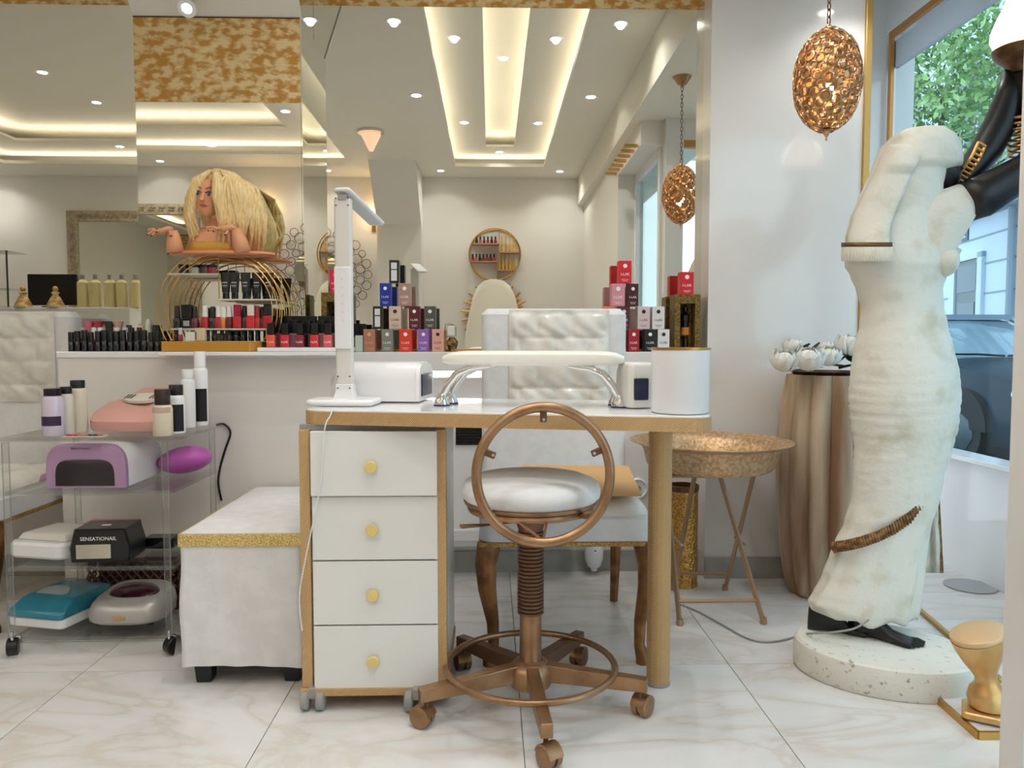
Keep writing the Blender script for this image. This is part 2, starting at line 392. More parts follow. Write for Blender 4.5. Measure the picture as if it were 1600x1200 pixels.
# gold trims beside the window
gx = P(1351, 400, YR-.01)
struct(MB().box(XR1-.012, XR1+.014, YR-.012, YR+.02, 0, 2.245).build('trim_10', m_goldpaint, smooth=0, bev=.003), 'gold strip at the edge of the glossy panel')
wf = thing('window_1', 'large street window in a gold frame', None, (XW, 2.4, .455)); wf['kind'] = 'structure'
m_frame = mat('gold_window_frame', (196,140,76), .35, .5)
MB().box(XW-.02, XW-.001, YW-.045, YW-.02, .455, 2.38).build('frame_post', m_frame, wf, smooth=0, bev=.003)
MB().box(XW-.02, XW-.001, 1.54, YW-.045, 2.348, 2.38).build('frame_head', m_frame, wf, smooth=0, bev=.003)
MB().box(XW-.06, XW+.02, 1.54, YW, .455, .475).build('sill', m_panel, wf, smooth=0, bev=.003)
MB().box(XW+.004, XW+.03, 1.54, YW-.02, 2.215, 2.335).build('shutter_box', mat('grey_shutter', (186,192,198), .6), wf, smooth=0)
MB().box(XW+.02, XW+.026, 1.54, YW-.02, .475, 2.335).build('pane', m_glass, wf, smooth=0)
# return window between bay and door, gold head
wf = thing('window_2', 'side pane of the window bay under a gold head', None, (1.45, 1.46, 0)); wf['kind'] = 'structure'
MB().box(p0.x+.11, XW, 1.44, 1.48, 2.08, 2.12).build('frame_head', m_frame, wf, smooth=0)
MB().box(p0.x+.11, XW, 1.455, 1.462, .03, 2.08).build('pane', m_glass, wf, smooth=0)
MB().box(p0.x+.11, XW, 1.44, 1.50, 2.12, 2.9).build('lintel', m_wall, wf, smooth=0)
# glazed entrance door
d = thing('door_1', 'glazed entrance door in a slim white frame', None, (1.05, 1.0, 0)); d['kind'] = 'structure'
MB().box(1.02, 1.07, .62, .67, 0, 2.1).box(1.02, 1.07, 1.36, 1.41, 0, 2.1).box(1.02, 1.07, .67, 1.36, 2.04, 2.1).box(1.02, 1.07, .67, 1.36, 0, .08).build('door_frame', m_white, d, smooth=0, bev=.003)
MB().box(1.042, 1.048, .67, 1.36, .08, 2.04).build('pane', m_glass, d, smooth=0)
# gold floor profiles
a0 = PZ(1424, 944, 0); a1 = PZ(1489, 1001, 0)
def strip(a, b, wd=.012, z=.008):
    a = Vector(a); b = Vector(b); n = Vector((-(b-a).y, (b-a).x, 0)).normalized()*wd/2
    return MB().prism([(a+n)[:2], (b+n)[:2], (b-n)[:2], (a-n)[:2]], .0005, z)
struct(strip(a0, a1 + (a1-a0)*.9, .016, .012).build('trim_11', m_brass, smooth=0, bev=.002), 'gold floor strip behind the statue base')
b0 = PZ(1455, 1090, 0); b1 = PZ(1528, 1155, 0)
sl = MB().prism([(b0.x, b0.y), (b1.x, b1.y), (1.9, b1.y-.01), (1.9, b0.y)], .0005, .016).build('display_slab', m_marble, smooth=0)
tag(sl, 'white marble slab with gold edges under the gold footrest', 'slab')
strip(b0, b1, .009, .018).build('edge_strip', m_brass, sl, smooth=0)
strip(b1, (1.9, b1.y-.01, 0), .009, .018).build('edge_strip', m_brass, sl, smooth=0)
# ================================================================== desk
dk0 = P(470, 640, 1.905); ZD = dk0.z                      # desk top height from its near corner
dk1 = PZ(1112, 651, ZD)
dv = Vector((dk1.x-dk0.x, dk1.y-dk0.y, 0)); DW = dv.length; DA = math.degrees(math.atan2(dv.y, dv.x)); DD = .45
desk = thing('manicure_table', 'white manicure table with textured gold edge band and single gold post', 'table', (dk0.x, dk0.y, 0), DA)
Wd = wmat(desk)
def DL(x, y, z=0): return Wd @ Vector((x, y, z))           # desk local -> room
DT = .036
def deskpoly(r, off=0):
    pts = []
    x0, x1, y0, y1 = -off, DW+off, -off, DD+off
    for cx, cy, a0 in ((x1-r,y1-r,0),(x0+r,y1-r,90),(x0+r,y0+r,180),(x1-r,y0+r,270)):
        for i in range(9): a = R(a0+90*i/8); pts.append((cx+r*math.cos(a), cy+r*math.sin(a)))
    return pts
MB(Wd).prism(deskpoly(.045), ZD-DT+.002, ZD).build('tabletop', m_whitegl, desk, bev=.001)
MB(Wd).prism(deskpoly(.047, .003), ZD-DT, ZD-.004).build('edge_band', m_trim, desk)
pp = PZ(1028, 1068, 0); 
MB(T(pp.x, pp.y, 0)).lathe([(.001,.0),(.030,0),(.031,.005),(.031,ZD-DT-.006)], 28).build('post', m_trim, desk)
MB(T(pp.x, pp.y, 0)).lathe([(.034,ZD-DT-.008),(.034,ZD-DT)], 28).build('post_collar', m_copperdk, desk)
MB(T(pp.x, pp.y, 0)).lathe([(.032,.0),(.033,.004),(.032,.008)], 28).build('post_foot', m_grey, desk)
# ---- drawer cabinet on castors
c0 = P(472, 1088, 1.885); c1 = P(690, 1088, 1.885); zb0 = c0.z; zc1 = P(580, 664, 1.885).z; CD = .42
cab = thing('drawer_unit', 'white four-drawer unit with gold edge trim on grey castors', 'drawer unit', ((c0.x+c1.x)/2, 1.885+CD/2, 0))
x0, x1 = c0.x, c1.x; yF = 1.885
MB().box(x0+.004, x1+.012, yF+.02, yF+CD, zb0+.02, min(zc1, ZD-DT-.002)).build('body', m_lacq, cab, smooth=0, bev=.003)
MB().box(x0, x0+.026, yF+.004, yF+.03, zb0+.02, zc1-.012).build('gold_edge', m_trim, cab, smooth=0, bev=.002)
MB().box(x1-.014, x1+.014, yF+.004, yF+.03, zb0+.02, zc1-.012).build('gold_edge', m_trim, cab, smooth=0, bev=.002)
MB().box(x0-.004, x1+.016, yF-.004, yF+CD, zb0, zb0+.02).build('base_edge', m_trim, cab, smooth=0, bev=.003)
MB().box(x0, x1+.01, yF+.014, yF+.03, zc1-.014, zc1).build('top_rail', m_grey, cab, smooth=0)
m_draw = mat('drawer_front', (228,228,225), .3)
m_knob = mat('gold_knob', (228,206,130), .45, .1)
vy = [672, 775, 876, 977, 1079]
for i in range(4):
    za = P(585, vy[i]+1.2, yF).z; zz = P(585, vy[i+1]-1.2, yF).z; xa = P(486, 700, yF).x; xb = P(683, 700, yF).x
    yo = yF-.012 if i == 0 else yF
    dr = MB().box(xa, xb, yo, yo+.02, zz, za).build('drawer', m_draw, cab, smooth=0, bev=.0015)
    kx = P(581, 700, yF).x; kz = P(581, [728,828,929,1032][i], yF).z
    MB(T(kx, yo, kz) @ RX(90)).lathe([(.006,0),(.006,.006),(.0145,.008),(.0155,.012),(.0135,.016),(.001,.0165)], 22).build('knob', m_knob, dr)
def castor(name, x, y, r, parent, m, wd=.022, a=0, ztop=None):
    Mx = T(x, y, 0) @ RZ(a)
    w_ = MB(Mx @ T(0, 0, r) @ RY(90)); w_.lathe([(r*.55,-wd/2-.002),(r*.9,-wd/2),(r,-wd/2+.003),(r,wd/2-.003),(r*.9,wd/2),(r*.55,wd/2+.002)], 20).build(name, m, parent)
    return w_
for (u, v) in ((487, 1114), (650, 1116)):
    q = PZ(u, v, 0)
    for s in (-.019, .019): castor('castor_wheel', q.x+s*1.0, q.y+.02, .027, cab, m_grey, .02)
    MB().cbox((q.x, q.y+.02, .046), (.02, .03, .03)).build('castor_fork', m_grey, cab, smooth=0, bev=.004)
for x in (x0+.05, x1-.05):
    castor('castor_wheel', x, yF+CD-.05, .027, cab, m_grey, .04)
    MB().cbox((x, yF+CD-.05, .048), (.02, .03, .03)).build('castor_fork', m_grey, cab, smooth=0)

# ================================================================== swivel stool
SX, SY = P(829, 1000, 1.9).x, 1.9
st = thing('swivel_stool', 'bronze painted swivel stool with white padded seat and empty hoop backrest', 'stool', (SX, SY, 0), 0)
S = T(SX, SY, 0)
def sz(v, dy=0): return P(829, v, SY+dy).z
MB(S).lathe([(.001,.045),(.03,.045),(.05,.055),(.058,.075),(.056,.10),(.04,.118),(.028,.122)], 28).build('hub', m_copper, st)
MB(S).cyl(.0275, .118, sz(820), 24).build('column', m_copper, st)
# spring bellows
b = MB(S); zz0, zz1 = sz(958), sz(828); prof = []; n = 22
for i in range(n):
    za = zz0+(zz1-zz0)*i/n; h = (zz1-zz0)/n
    prof += [(.029, za), (.0335, za+h*.25), (.0335, za+h*.7), (.029, za+h*.95)]
b.lathe(prof, 28).build('bellows', m_copperdk, st)
angs = [-86+72*i for i in range(5)]
rad = .262
for k, a in enumerate(angs):
    Ml = S @ RZ(a)
    leg = MB(Ml)
    leg.loft([[(.04,-.016,.07),(.04,.016,.07),(.04,.016,.115),(.04,-.016,.115)], [(rad+.03,-.014,.066),(rad+.03,.014,.066),(rad+.03,.014,.098),(rad+.03,-.014,.098)]])
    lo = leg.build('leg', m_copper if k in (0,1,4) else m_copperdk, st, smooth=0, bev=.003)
    tw = [30, 62, 5, -20, -50][k]
    cm = Ml @ T(rad+.012, 0, 0) @ RZ(tw)
    MB(cm).cyl(.006, .05, .07, 10).build('castor_stem', m_copperdk, lo)
    wh = MB(cm @ T(.012, 0, .0255) @ RX(90))
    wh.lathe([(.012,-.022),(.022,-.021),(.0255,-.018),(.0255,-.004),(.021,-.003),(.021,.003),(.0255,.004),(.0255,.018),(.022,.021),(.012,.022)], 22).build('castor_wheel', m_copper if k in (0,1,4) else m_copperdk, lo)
    hd = MB(cm @ T(.012, 0, .0255) @ RX(90)); rr = []
    for i in range(9):
        a2 = R(10+160*i/8); rr.append((.0285*math.cos(a2), .0285*math.sin(a2)))
    hd.loft([[(x, y, z) for x, y in rr] for z in (-.019, .019)]).build('castor_hood', m_copper, lo)
MB(S).ring((0,0,.107), .212, .0085, 'Z', 64, 10).build('foot_ring', m_copper, st)
# seat
zs0 = .528
MB(S).lathe([(.001,zs0),(.16,zs0),(.172,zs0+.012),(.174,zs0+.03),(.165,zs0+.047),(.135,zs0+.06),(.08,zs0+.067),(.001,zs0+.069)], 48).build('seat', m_velvet, st)
MB(S).lathe([(.001,zs0-.012),(.155,zs0-.012),(.165,zs0-.006),(.168,zs0+.002),(.001,zs0+.002)], 48).build('seat_base', m_copper, st)
MB(S).ring((0,0,zs0-.018), .150, .0085, 'Z', 56, 8).build('seat_frame', m_copper, st)
MB(S @ T(0,0,zs0-.03)).lathe([(.03,-.05),(.045,.0),(.10,.012)], 24).build('seat_mount', m_copperdk, st)
# hoop backrest
hc = P(850, 742, SY-.2); HR = 107*(SY-.2)/F
Hm = T(*hc) @ RZ(6) @ RX(-4)
hp = MB(Hm).ring((0,0,0), HR, .0115, 'Y', 64, 12).build('back_hoop', m_copper, st)
for a in (90, 158, 22):
    t_ = MB(Hm @ RY(-(a-90)))
    t_.box(-.008, .008, -.003, .003, HR-.034, HR-.006)
    t_.build('tab', m_copperdk, hp, smooth=0, bev=.003)
    MB(Hm @ RY(-(a-90)) @ T(0,-.003,HR-.028) @ RX(90)).cyl(.0035, 0, .003, 10).build('screw', m_chrome, hp)
for s in (-1, 1):
    q = Hm @ Vector((s*HR*.78, .004, -HR*.60)); e = S @ Vector((s*.11, -.10, zs0-.018))
    MB().tube([q, (q+e)/2+Vector((0,0,-.004)), e], .007, 8).build('back_strut', m_copper, st)
q = Hm @ Vector((-.003, .006, -HR+.004))
for s in (-1, 1):
    e = S @ Vector((s*.033-.003, -.148, zs0-.022)); MB().tube([q, e], .0032, 8).build('brace', m_copper, st)
MB().tube([S @ Vector((-.02,-.02,zs0-.05)), S @ Vector((-.11,-.05,zs0-.052)), S @ Vector((-.172,-.07,zs0-.05))], [.004,.006,.011], 10, flat=.5).build('height_lever', m_copper, st)

# ================================================================== upholstered client chairs
m_wood = mat('gilded_wood', (150,104,62), .4, .35, (112,72,40), 18.)
m_nail = mat('gold_braid', (190,158,96), .4, .5, (150,115,60), 160., .8, 160.)
def armchair(label, x, y, rz=0, board=False):
    c = thing('client_chair', label, 'chair', (x, y, 0), rz)
    M = wmat(c)
    W2 = .25; ys0, ys1 = -.29, .25      # front .. back (chair faces -y)
    # seat box + cushion
    MB(M).rbox(-W2, W2, ys0, ys1, .352, .43, .04, .008).build('seat_rail', m_velvet, c)
    # draped cover sides
    cu = MB(M); rings = []
    nx, ny = 18, 14
    vs, fs = [], []
    for j in range(ny+1):
        for i in range(nx+1):
            a = i/nx; b2 = j/ny
            X = -W2+.004+(2*W2-.008)*a; Y = ys0+.004+(ys1-ys0-.06)*b2
            e = min(1, (min(a, 1-a)*8))*min(1, min(b2, 1-b2)*8)
            z = .425 + .05*e**.5 + .010*abs(math.sin(a*math.pi*4))*abs(math.sin(b2*math.pi*3))*e
            vs.append((X, Y, z))
    for j in range(ny):
        for i in range(nx):
            k = j*(nx+1)+i; fs.append((k, k+1, k+nx+2, k+nx+1))
    sc_ = cu.add(vs, fs).build('seat_cushion', m_quilt, c)
    so = sc_.modifiers.new('thick', 'SOLIDIFY'); so.thickness = .02
    br = MB(M)
    br.box(-W2-.002, W2+.002, ys0-.003, ys1, .345, .358).build('braid', m_nail, c, smooth=0, bev=.002)
    # legs : cabriole front, straight back
    for s in (-1, 1):
        pts = [(s*(W2-.028), ys0+.03, .35), (s*(W2-.018), ys0+.016, .29), (s*(W2-.022), ys0+.018, .22), (s*(W2-.038), ys0+.03, .12), (s*(W2-.04), ys0+.03, .05), (s*(W2-.03), ys0+.02, .012), (s*(W2-.03), ys0+.02, 0)]
        MB(M).tube(pts, [.034,.031,.026,.018,.0155,.021,.021], 12).build('leg', m_wood, c)
        MB(M).tube([(s*(W2-.03), ys1-.03, .35), (s*(W2-.03), ys1-.02, .18), (s*(W2-.03), ys1+.01, 0)], [.021,.018,.014], 4).build('leg', m_wood, c, smooth=0)
    # backrest : velvet frame with a quilted panel in front, clear cover
    t = 3.0
    MB(M).rbox(-W2+.002, W2-.002, ys1-.06, ys1+.03, .40, 1.035, .028, .02, 6).build('backrest', m_velvet, c)
    # tufted panel, height-field with biscuit tufts
    vs, fs = [], []; nx, nz = 56, 56; xa, xb, za, zb_ = -.155, .185, .70, 1.03
    for j in range(nz+1):
        for i in range(nx+1):
            X = xa+(xb-xa)*i/nx; Z = za+(zb_-za)*j/nz
            uu = X/.12; vv = Z/.085
            row = math.floor(vv); fu = (uu+(.5 if row % 2 else 0)) % 1; fv = vv % 1
            d_ = (abs(math.sin(math.pi*fu))**.5)*(abs(math.sin(math.pi*fv))**.5); d_ += .18*math.sin(31*X+44*Z+2.5*math.sin(19*X-7*Z))*math.sin(23*Z-17*X+1.7*math.sin(27*Z))+.14*math.sin(95*X+40*Z+3*math.sin(33*Z))
            e = min(1., min(i, nx-i)/3.)*min(1., min(j, nz-j)/3.)
            vs.append((X, ys1-.064-.014*d_*e-.004*e*math.sin(9*X+23*Z), Z))
    for j in range(nz):
        for i in range(nx): k = j*(nx+1)+i; fs.append((k, k+1, k+nx+2, k+nx+1))
    MB(M).add(vs, fs).build('quilted_panel', m_quilt, c, smooth=80)
    cv = MB(M); vs, fs = [], []; nx, nz = 34, 26; xa, xb, za, zb_ = -.248, .235, .71, 1.045
    for j in range(nz+1):
        for i in range(nx+1):
            X = xa+(xb-xa)*i/nx; Z = za+(zb_-za)*j/nz
            wv = .5*math.sin(21*X+38*Z+2.2*math.sin(13*X))+.35*math.sin(47*X-29*Z+3*math.sin(11*Z))+.25*math.sin(90*Z+8*math.sin(17*X))
            vs.append((X, ys1-.100-.008*wv*(.4+.6*min(1, min(i, nx-i)/4)), Z))
    for j in range(nz):
        for i in range(nx): k = j*(nx+1)+i; fs.append((k, k+1, k+nx+2, k+nx+1))
    cv.add(vs, fs).build('plastic_cover', m_plastic, c, smooth=180)
    return c
chx = (P(757,1055,2.11).x + P(1007,1055,2.11).x)/2 - .005
armchair('white client chair with a quilted back under clear plastic, tucked behind the table', chx+.015, 2.42)
armchair('white quilted client chair with gilded legs behind the acrylic trolley', -1.795, 2.70)
# cardboard sheet lying on the chair
cb = MB(T(chx+.03, 2.33, .502) @ RX(4) @ RZ(-4)).box(-.145, .205, -.19, .16, 0, .006).build('cardboard_sheet', mat('cardboard', (206,164,110), .7), smooth=0)
tag(cb, 'tan cardboard sheet lying on the chair seat behind the stool', 'cardboard')

# ================================================================== wall air unit, sockets under the ledge
ax0 = P(655, 600, 2.94).x; ax1 = P(992, 600, 2.94).x
ac = thing('wall_heater', 'white wall heater with a black grille behind the table', 'heater', ((ax0+ax1)/2, 3.0, .11))
MB().rbox(ax0, ax1-.22, 2.935, 3.05, .13, .79, .02, .006).build('casing', m_whitegl, ac)
g0 = P(712, 663, 2.93); g1 = P(790, 695, 2.93)
gr = MB().box(g0.x, g1.x, 2.930, 2.94, g1.z, g0.z).build('grille', m_black, ac, smooth=0)
for i in range(7):
    z = g1.z+(g0.z-g1.z)*(i+.5)/7
    MB().cbox(((g0.x+g1.x)/2, 2.928, z), (g1.x-g0.x, .006, .004)).build('slat', m_blackg, gr, smooth=0)
MB().box(ax0+.01, ax1-.23, 2.92, 2.95, .155, .20).build('lower_flap', m_white, ac, smooth=0, bev=.004)
# LED strip under the ledge
u0 = MB().box(ax0-.05, ax1-.05, 2.99, 3.0, .806, .811).build('ledge_light', emis('cool_led', (255,252,245), 4.), smooth=0)
tag(u0, 'cool white LED strip under the ledge above the heater', 'light strip')
light('AREA', 'ledge_glow', u0, ((ax0+ax1)/2-.05, 2.965, .80), 1.6, (1, .97, .93), shape='RECTANGLE', size=.8, size_y=.03)
def socket(u, v, Y, lab):
    q = P(u, v, Y); s = thing('wall_socket', lab, 'socket', (q.x, Y, q.z-.04))
    MB(T(q.x, Y, q.z) @ RX(90)).lathe([(.043,0),(.043,.006),(.036,.010),(.031,.004),(.001,.003)], 28).build('face_plate', m_white, s)
    for d_ in (-.008, .008): MB(T(q.x+d_, Y-.004, q.z) @ RX(90)).cyl(.0028, 0, .003, 10).build('pin_hole', m_black, s)
    MB(T(q.x, Y-.004, q.z) @ RX(90)).lathe([(.014,0),(.012,.006),(.001,.0065)], 16).build('plug_face', m_grey, s)
socket(996, 763, 3.05, 'round white wall socket low on the wall by the tray table')
q = P(928, 870, 3.0); pl = thing('air_freshener', 'white plug-in device on the wall below the chair seat', 'plug', (q.x, 3.03, q.z-.05))
MB(T(q.x, 3.0, q.z)).lathe([(.001,-.055),(.012,-.055),(.014,-.045),(.027,-.035),(.037,-.005),(.038,.03),(.03,.05),(.001,.052)], 20).build('casing', m_white, pl)
MB(T(q.x, 2.965, q.z+.03)).box(-.004,.004,-.002,.004,-.012,.006).build('vent_slot', m_black, pl, smooth=0)

# ================================================================== fabric covered stool box
yb0 = 2.035; q0 = P(287, 1056, yb0); q1 = P(474, 1048, yb0); zt_ = P(380, 836, yb0).z
bx = thing('covered_ottoman', 'white fabric covered ottoman with gold glitter trim beside the drawer unit', 'ottoman', ((q0.x+q1.x)/2, 2.4, 0))
vs, fs = [], []; nx, nz = 26, 14
X0_, X1_, Y0_, Y1_ = q0.x, q1.x-.006, yb0, 2.70
per = []
for i in range(nx+1): per.append((X0_+(X1_-X0_)*i/nx, Y0_))
for i in range(1, 13): per.append((X1_, Y0_+(Y1_-Y0_)*i/12))
for i in range(1, nx+1): per.append((X1_-(X1_-X0_)*i/nx, Y1_))
for i in range(1, 12): per.append((X0_, Y1_-(Y1_-Y0_)*i/12))
rings = []
cxm, cym = (X0_+X1_)/2, (Y0_+Y1_)/2
for j in range(nz+1):
    f_ = j/nz; rg = []
    for k, (x, y) in enumerate(per):
        z = zt_ - (zt_-.052)*f_ + (.005*math.sin(k*.16)*f_)
        off = .0025*math.sin(k*.9+f_*3)*f_ + .003*math.sin(k*.37-f_*9)*min(1, f_*3) + .006*f_
        d_ = Vector((x-cxm, y-cym, 0)); d_ = Vector((d_.x/(X1_-X0_), d_.y/(Y1_-Y0_), 0)).normalized()
        rg.append((x+d_.x*off, y+d_.y*off, z))
    rings.append(rg)
MB().loft(rings, cap=False).build('skirt', m_velvet, bx, smooth=180)
top = []
for j in range(9):
    for i in range(9):
        a, b_ = i/8, j/8; e = min(1, min(a, 1-a)*6)*min(1, min(b_, 1-b_)*6)
        top.append((X0_+(X1_-X0_)*a, Y0_+(Y1_-Y0_)*b_, zt_+.004+.012*e+.004*math.sin(a*9+b_*6)*e))
MB().add(top, [(j*9+i, j*9+i+1, j*9+i+10, j*9+i+9) for j in range(8) for i in range(8)]).build('top_cover', m_velvet, bx, smooth=180)
tr = MB(); g = .006
tr.box(X0_-g, X1_+g, Y0_-g, Y0_, zt_-.03, zt_+.004).box(X1_, X1_+g, Y0_, Y1_, zt_-.03, zt_+.004).box(X0_-g, X0_, Y0_, Y1_, zt_-.03, zt_+.004)
tr.build('glitter_trim', m_glitter, bx, smooth=0, bev=.002)
for x in (X0_+.045, X1_-.03):
    for y in (Y0_+.04, Y1_-.05):
        MB().loft([[(x-.02,y-.02,0),(x+.02,y-.02,0),(x+.02,y+.02,0),(x-.02,y+.02,0)], [(x-.026,y-.026,.07),(x+.026,y-.026,.07),(x+.026,y+.026,.07),(x-.026,y+.026,.07)]]).build('foot', m_black, bx, smooth=0, bev=.003)

# ================================================================== acrylic trolley
cy0, cy1 = 2.25, 2.64; cx0, cx1 = P(8, 800, cy0).x, P(268, 800, cy0).x
zsh = [P(150, 684, cy0).z, P(150, 768, cy0).z, P(150, 886, cy0).z, P(150, 997, cy0).z]
tro = thing('acrylic_trolley', 'clear acrylic four-shelf trolley on black castors', 'trolley', ((cx0+cx1)/2, (cy0+cy1)/2, 0))
for k, z in enumerate(zsh):
    ex = .02 if k == 0 else 0
    MB().box(cx0-ex, cx1+ex, cy0+.012, cy1, z-.010, z-.0005).build('shelf', m_acryl, tro, smooth=0)
    MB().box(cx0-ex, cx1+ex, cy0+.002, cy0+.010, z-.012, z).build('shelf_edge', m_acryledge, tro, smooth=0, bev=.001)
for x in (cx0+.012, cx1-.012):
    for y in (cy0-.008, cy1-.02):
        MB(T(x, y, 0)).cyl(.010, .06, zsh[0]-.012, 12).build('post', m_acryledge, tro)
        MB(T(x, y, 0)).cyl(.004, .05, .075, 8).build('castor_stem', m_chrome, tro)
        a = 20 if x < -1.2 else -35
        cmx = T(x, y, 0) @ RZ(a)
        MB(cmx @ T(.0, .012, .027) @ RY(90)).lathe([(.01,-.016),(.024,-.015),(.027,-.012),(.027,.012),(.024,.015),(.01,.016)], 22).build('castor_wheel', m_black, tro)
        MB(cmx @ T(.0, .012, .027) @ RY(90)).loft([[(.030*math.cos(R(-20+22*i)), .030*math.sin(R(-20+22*i)), z) for i in range(10)] for z in (-.010, .018)]).build('castor_hood', m_chrome, tro)
# ================================================================== things on the desk
# --- white LED desk lamp
lb = PZ(541, 631, ZD)
lamp = thing('desk_lamp', 'white folding LED desk lamp standing on the manicure table', 'lamp', (lb.x, lb.y, ZD), -4)
Ml = wmat(lamp)
MB(Ml).rbox(-.085, .095, -.10, .028, .001, .018, .02, .006).build('base', m_white, lamp)
MB(Ml).loft([[(-.03,-.03,.016),(.03,-.03,.016),(.03,.012,.016),(-.03,.012,.016)], [(-.024,-.024,.035),(.024,-.024,.035),(.024,.01,.035),(-.024,.01,.035)], [(-.0235,-.022,.055),(.0235,-.022,.055),(.0235,.008,.055),(-.0235,.008,.055)]]).build('base_neck', m_white, lamp, bev=.003)
ztop = P(541, 305, lb.y).z - ZD
m_offw = mat('warm_white_plastic', (218,214,208), .35)
MB(Ml).rbox(-.0225, .0225, -.02, .006, .05, ztop-.012, .006, .002).build('stem', m_offw, lamp)
z0_, z1_ = P(541, 545, lb.y).z-ZD, P(541, 418, lb.y).z-ZD
MB(Ml).rbox(-.0225, .0225, -.026, -.019, z0_, z1_, .003, .002).build('control_panel', m_white, lamp)
for i in range(6):
    MB(Ml @ T(0, -.026, z0_+(z1_-z0_)*(.35+.1*i)) @ RX(90)).lathe([(.0035,0),(.0035,.0012),(.001,.0014)], 12).build('touch_key', m_offw, lamp)
zlcd = P(541, 300, lb.y).z - ZD
MB(Ml).box(-.012, .012, -.022, .004, ztop-.018, ztop-.002).build('hinge', m_grey, lamp, smooth=0, bev=.003)
for s in (-.016, .016):
    for z in (ztop-.012, ztop-.03, .044, .075):
        MB(Ml @ T(s, -.0205 if z > .06 else -.0235, z) @ RX(90)).cyl(.002, 0, .0015, 10).build('screw', m_black, lamp)
near = Ml @ Vector((0, -.012, zlcd+.003)); far = P(590, 350, lb.y+.20)
ax = (far-near); Lh = ax.length; ay = ax.normalized(); axx = ay.cross(Vector((0,0,1))).normalized(); az = axx.cross(ay)
Mh = Matrix(((axx.x, ay.x, az.x, near.x), (axx.y, ay.y, az.y, near.y), (axx.z, ay.z, az.z, near.z), (0,0,0,1)))
hd = MB(Mh).rbox(-.025, .025, -.01, Lh, -.006, .004, .012, .003).build('head', m_white, lamp)
MB(Mh).rbox(-.018, .018, .03, Lh-.012, -.0085, -.005, .008, .001).build('diffuser', mat('lamp_diffuser', (200,204,206), .2), hd)
MB().tube(curve([PZ(520, 641, ZD)+Vector((0,.0,.003)), P(516, 650, dk0.y-.03), P(507, 672, 1.865), P(500, 760, 1.868), P(480, 860, 1.872), P(468, 930, 1.878), P(472, 985, 1.88)]), .0018, 6).build('cable', m_white, lamp)
# --- white UV lamp lying behind it
q = PZ(580, 631, ZD)
uv = thing('nail_lamp', 'rounded white nail lamp with dark blue opening behind the desk lamp', 'nail lamp', (q.x, q.y+.035, ZD), -8)
Mu = wmat(uv)
def hump(mb, x0, x1, y0, y1, h, n=14, p=.45):
    rings = []
    for i in range(9):
        t = i/8; x = x0+(x1-x0)*t; e = min(1, (min(t, 1-t)+.06)*5)**.4 if t < .5 else 1
        rg = []
        for j in range(n+1):
            a = math.pi*j/n; c, s = math.cos(a), math.sin(a)
            rg.append((x, (y0+y1)/2+(y1-y0)/2*math.copysign(abs(c)**p, c)*e, .004+h*(abs(s)**p)*e))
        rings.append(rg)
    return mb.loft(rings)
hump(MB(Mu), -.135, .118, 0, .19, .108).build('shell', m_white, uv)
hump(MB(Mu), .114, .128, .004, .186, .104).build('front_rim', m_whitegl, uv)
MB(Mu).rbox(.118, .131, .028, .160, .016, .078, .004, .002).build('opening', mat('blue_black', (28,32,60), .2), uv)
# --- hand rest
f0 = PZ(690, 634, ZD); f1 = PZ(968, 637, ZD); hm = (f0+f1)/2; ha = math.degrees(math.atan2(f1.y-f0.y, f1.x-f0.x)); hw = (f1-f0).length
hr = thing('hand_rest', 'cream padded hand rest on arched chrome legs', 'hand rest', (hm.x, hm.y, ZD), ha)
Mr = wmat(hr); zp0 = P(850, 572, hm.y).z-ZD; zp1 = P(850, 548, hm.y).z-ZD
pl = P(708, 560, hm.y); pr = P(994, 560, hm.y); PW = (pr.x-pl.x)
m_pad = mat('cream_leatherette', (238,235,226), .3, coat=.3)
rings = []
for i in range(25):
    t = -1+2*i/24; e = max(.05, (1-abs(t)**9))**.5; rg = []
    for j in range(20):
        a = 2*math.pi*j/20; c, s = math.cos(a), math.sin(a)
        rg.append((t*PW/2+.006, .035+.062*math.copysign(abs(c)**.6, c)*(.35+.65*e), (zp0+zp1)/2-(.004*(1-e))+(zp1-zp0)/2*math.copysign(abs(s)**.55, s)*(.3+.7*e)))
    rings.append(rg)
MB(Mr).loft(rings).build('pad', m_pad, hr)
for s in (-1, 1):
    for k, yy in ((0, 0), (1, .07)):
        fx = s*hw/2*(1 if k == 0 else .965)
        pts = [(fx, yy, .022), (fx-s*.018, yy, .055), (fx-s*.042, yy, zp0-.02), (fx-s*.075, yy, zp0-.006), (fx-s*.13, yy, zp0+.001)]
        lg = MB(Mr).tube(pts, [.0085,.0095,.0105,.009,.006], 12).build('leg', m_chrome, hr)
        MB(Mr @ T(fx, yy, 0)).lathe([(.001,.003),(.021,.003),(.021,.008),(.015,.022),(.009,.032),(.001,.033)], 22).build('foot', m_chrome, lg)
        MB(Mr @ T(fx, yy, 0)).lathe([(.001,.0005),(.0215,.0005),(.0215,.004),(.001,.004)], 22).build('foot_pad', mat('blue_rubber', (30,45,95), .5), lg)
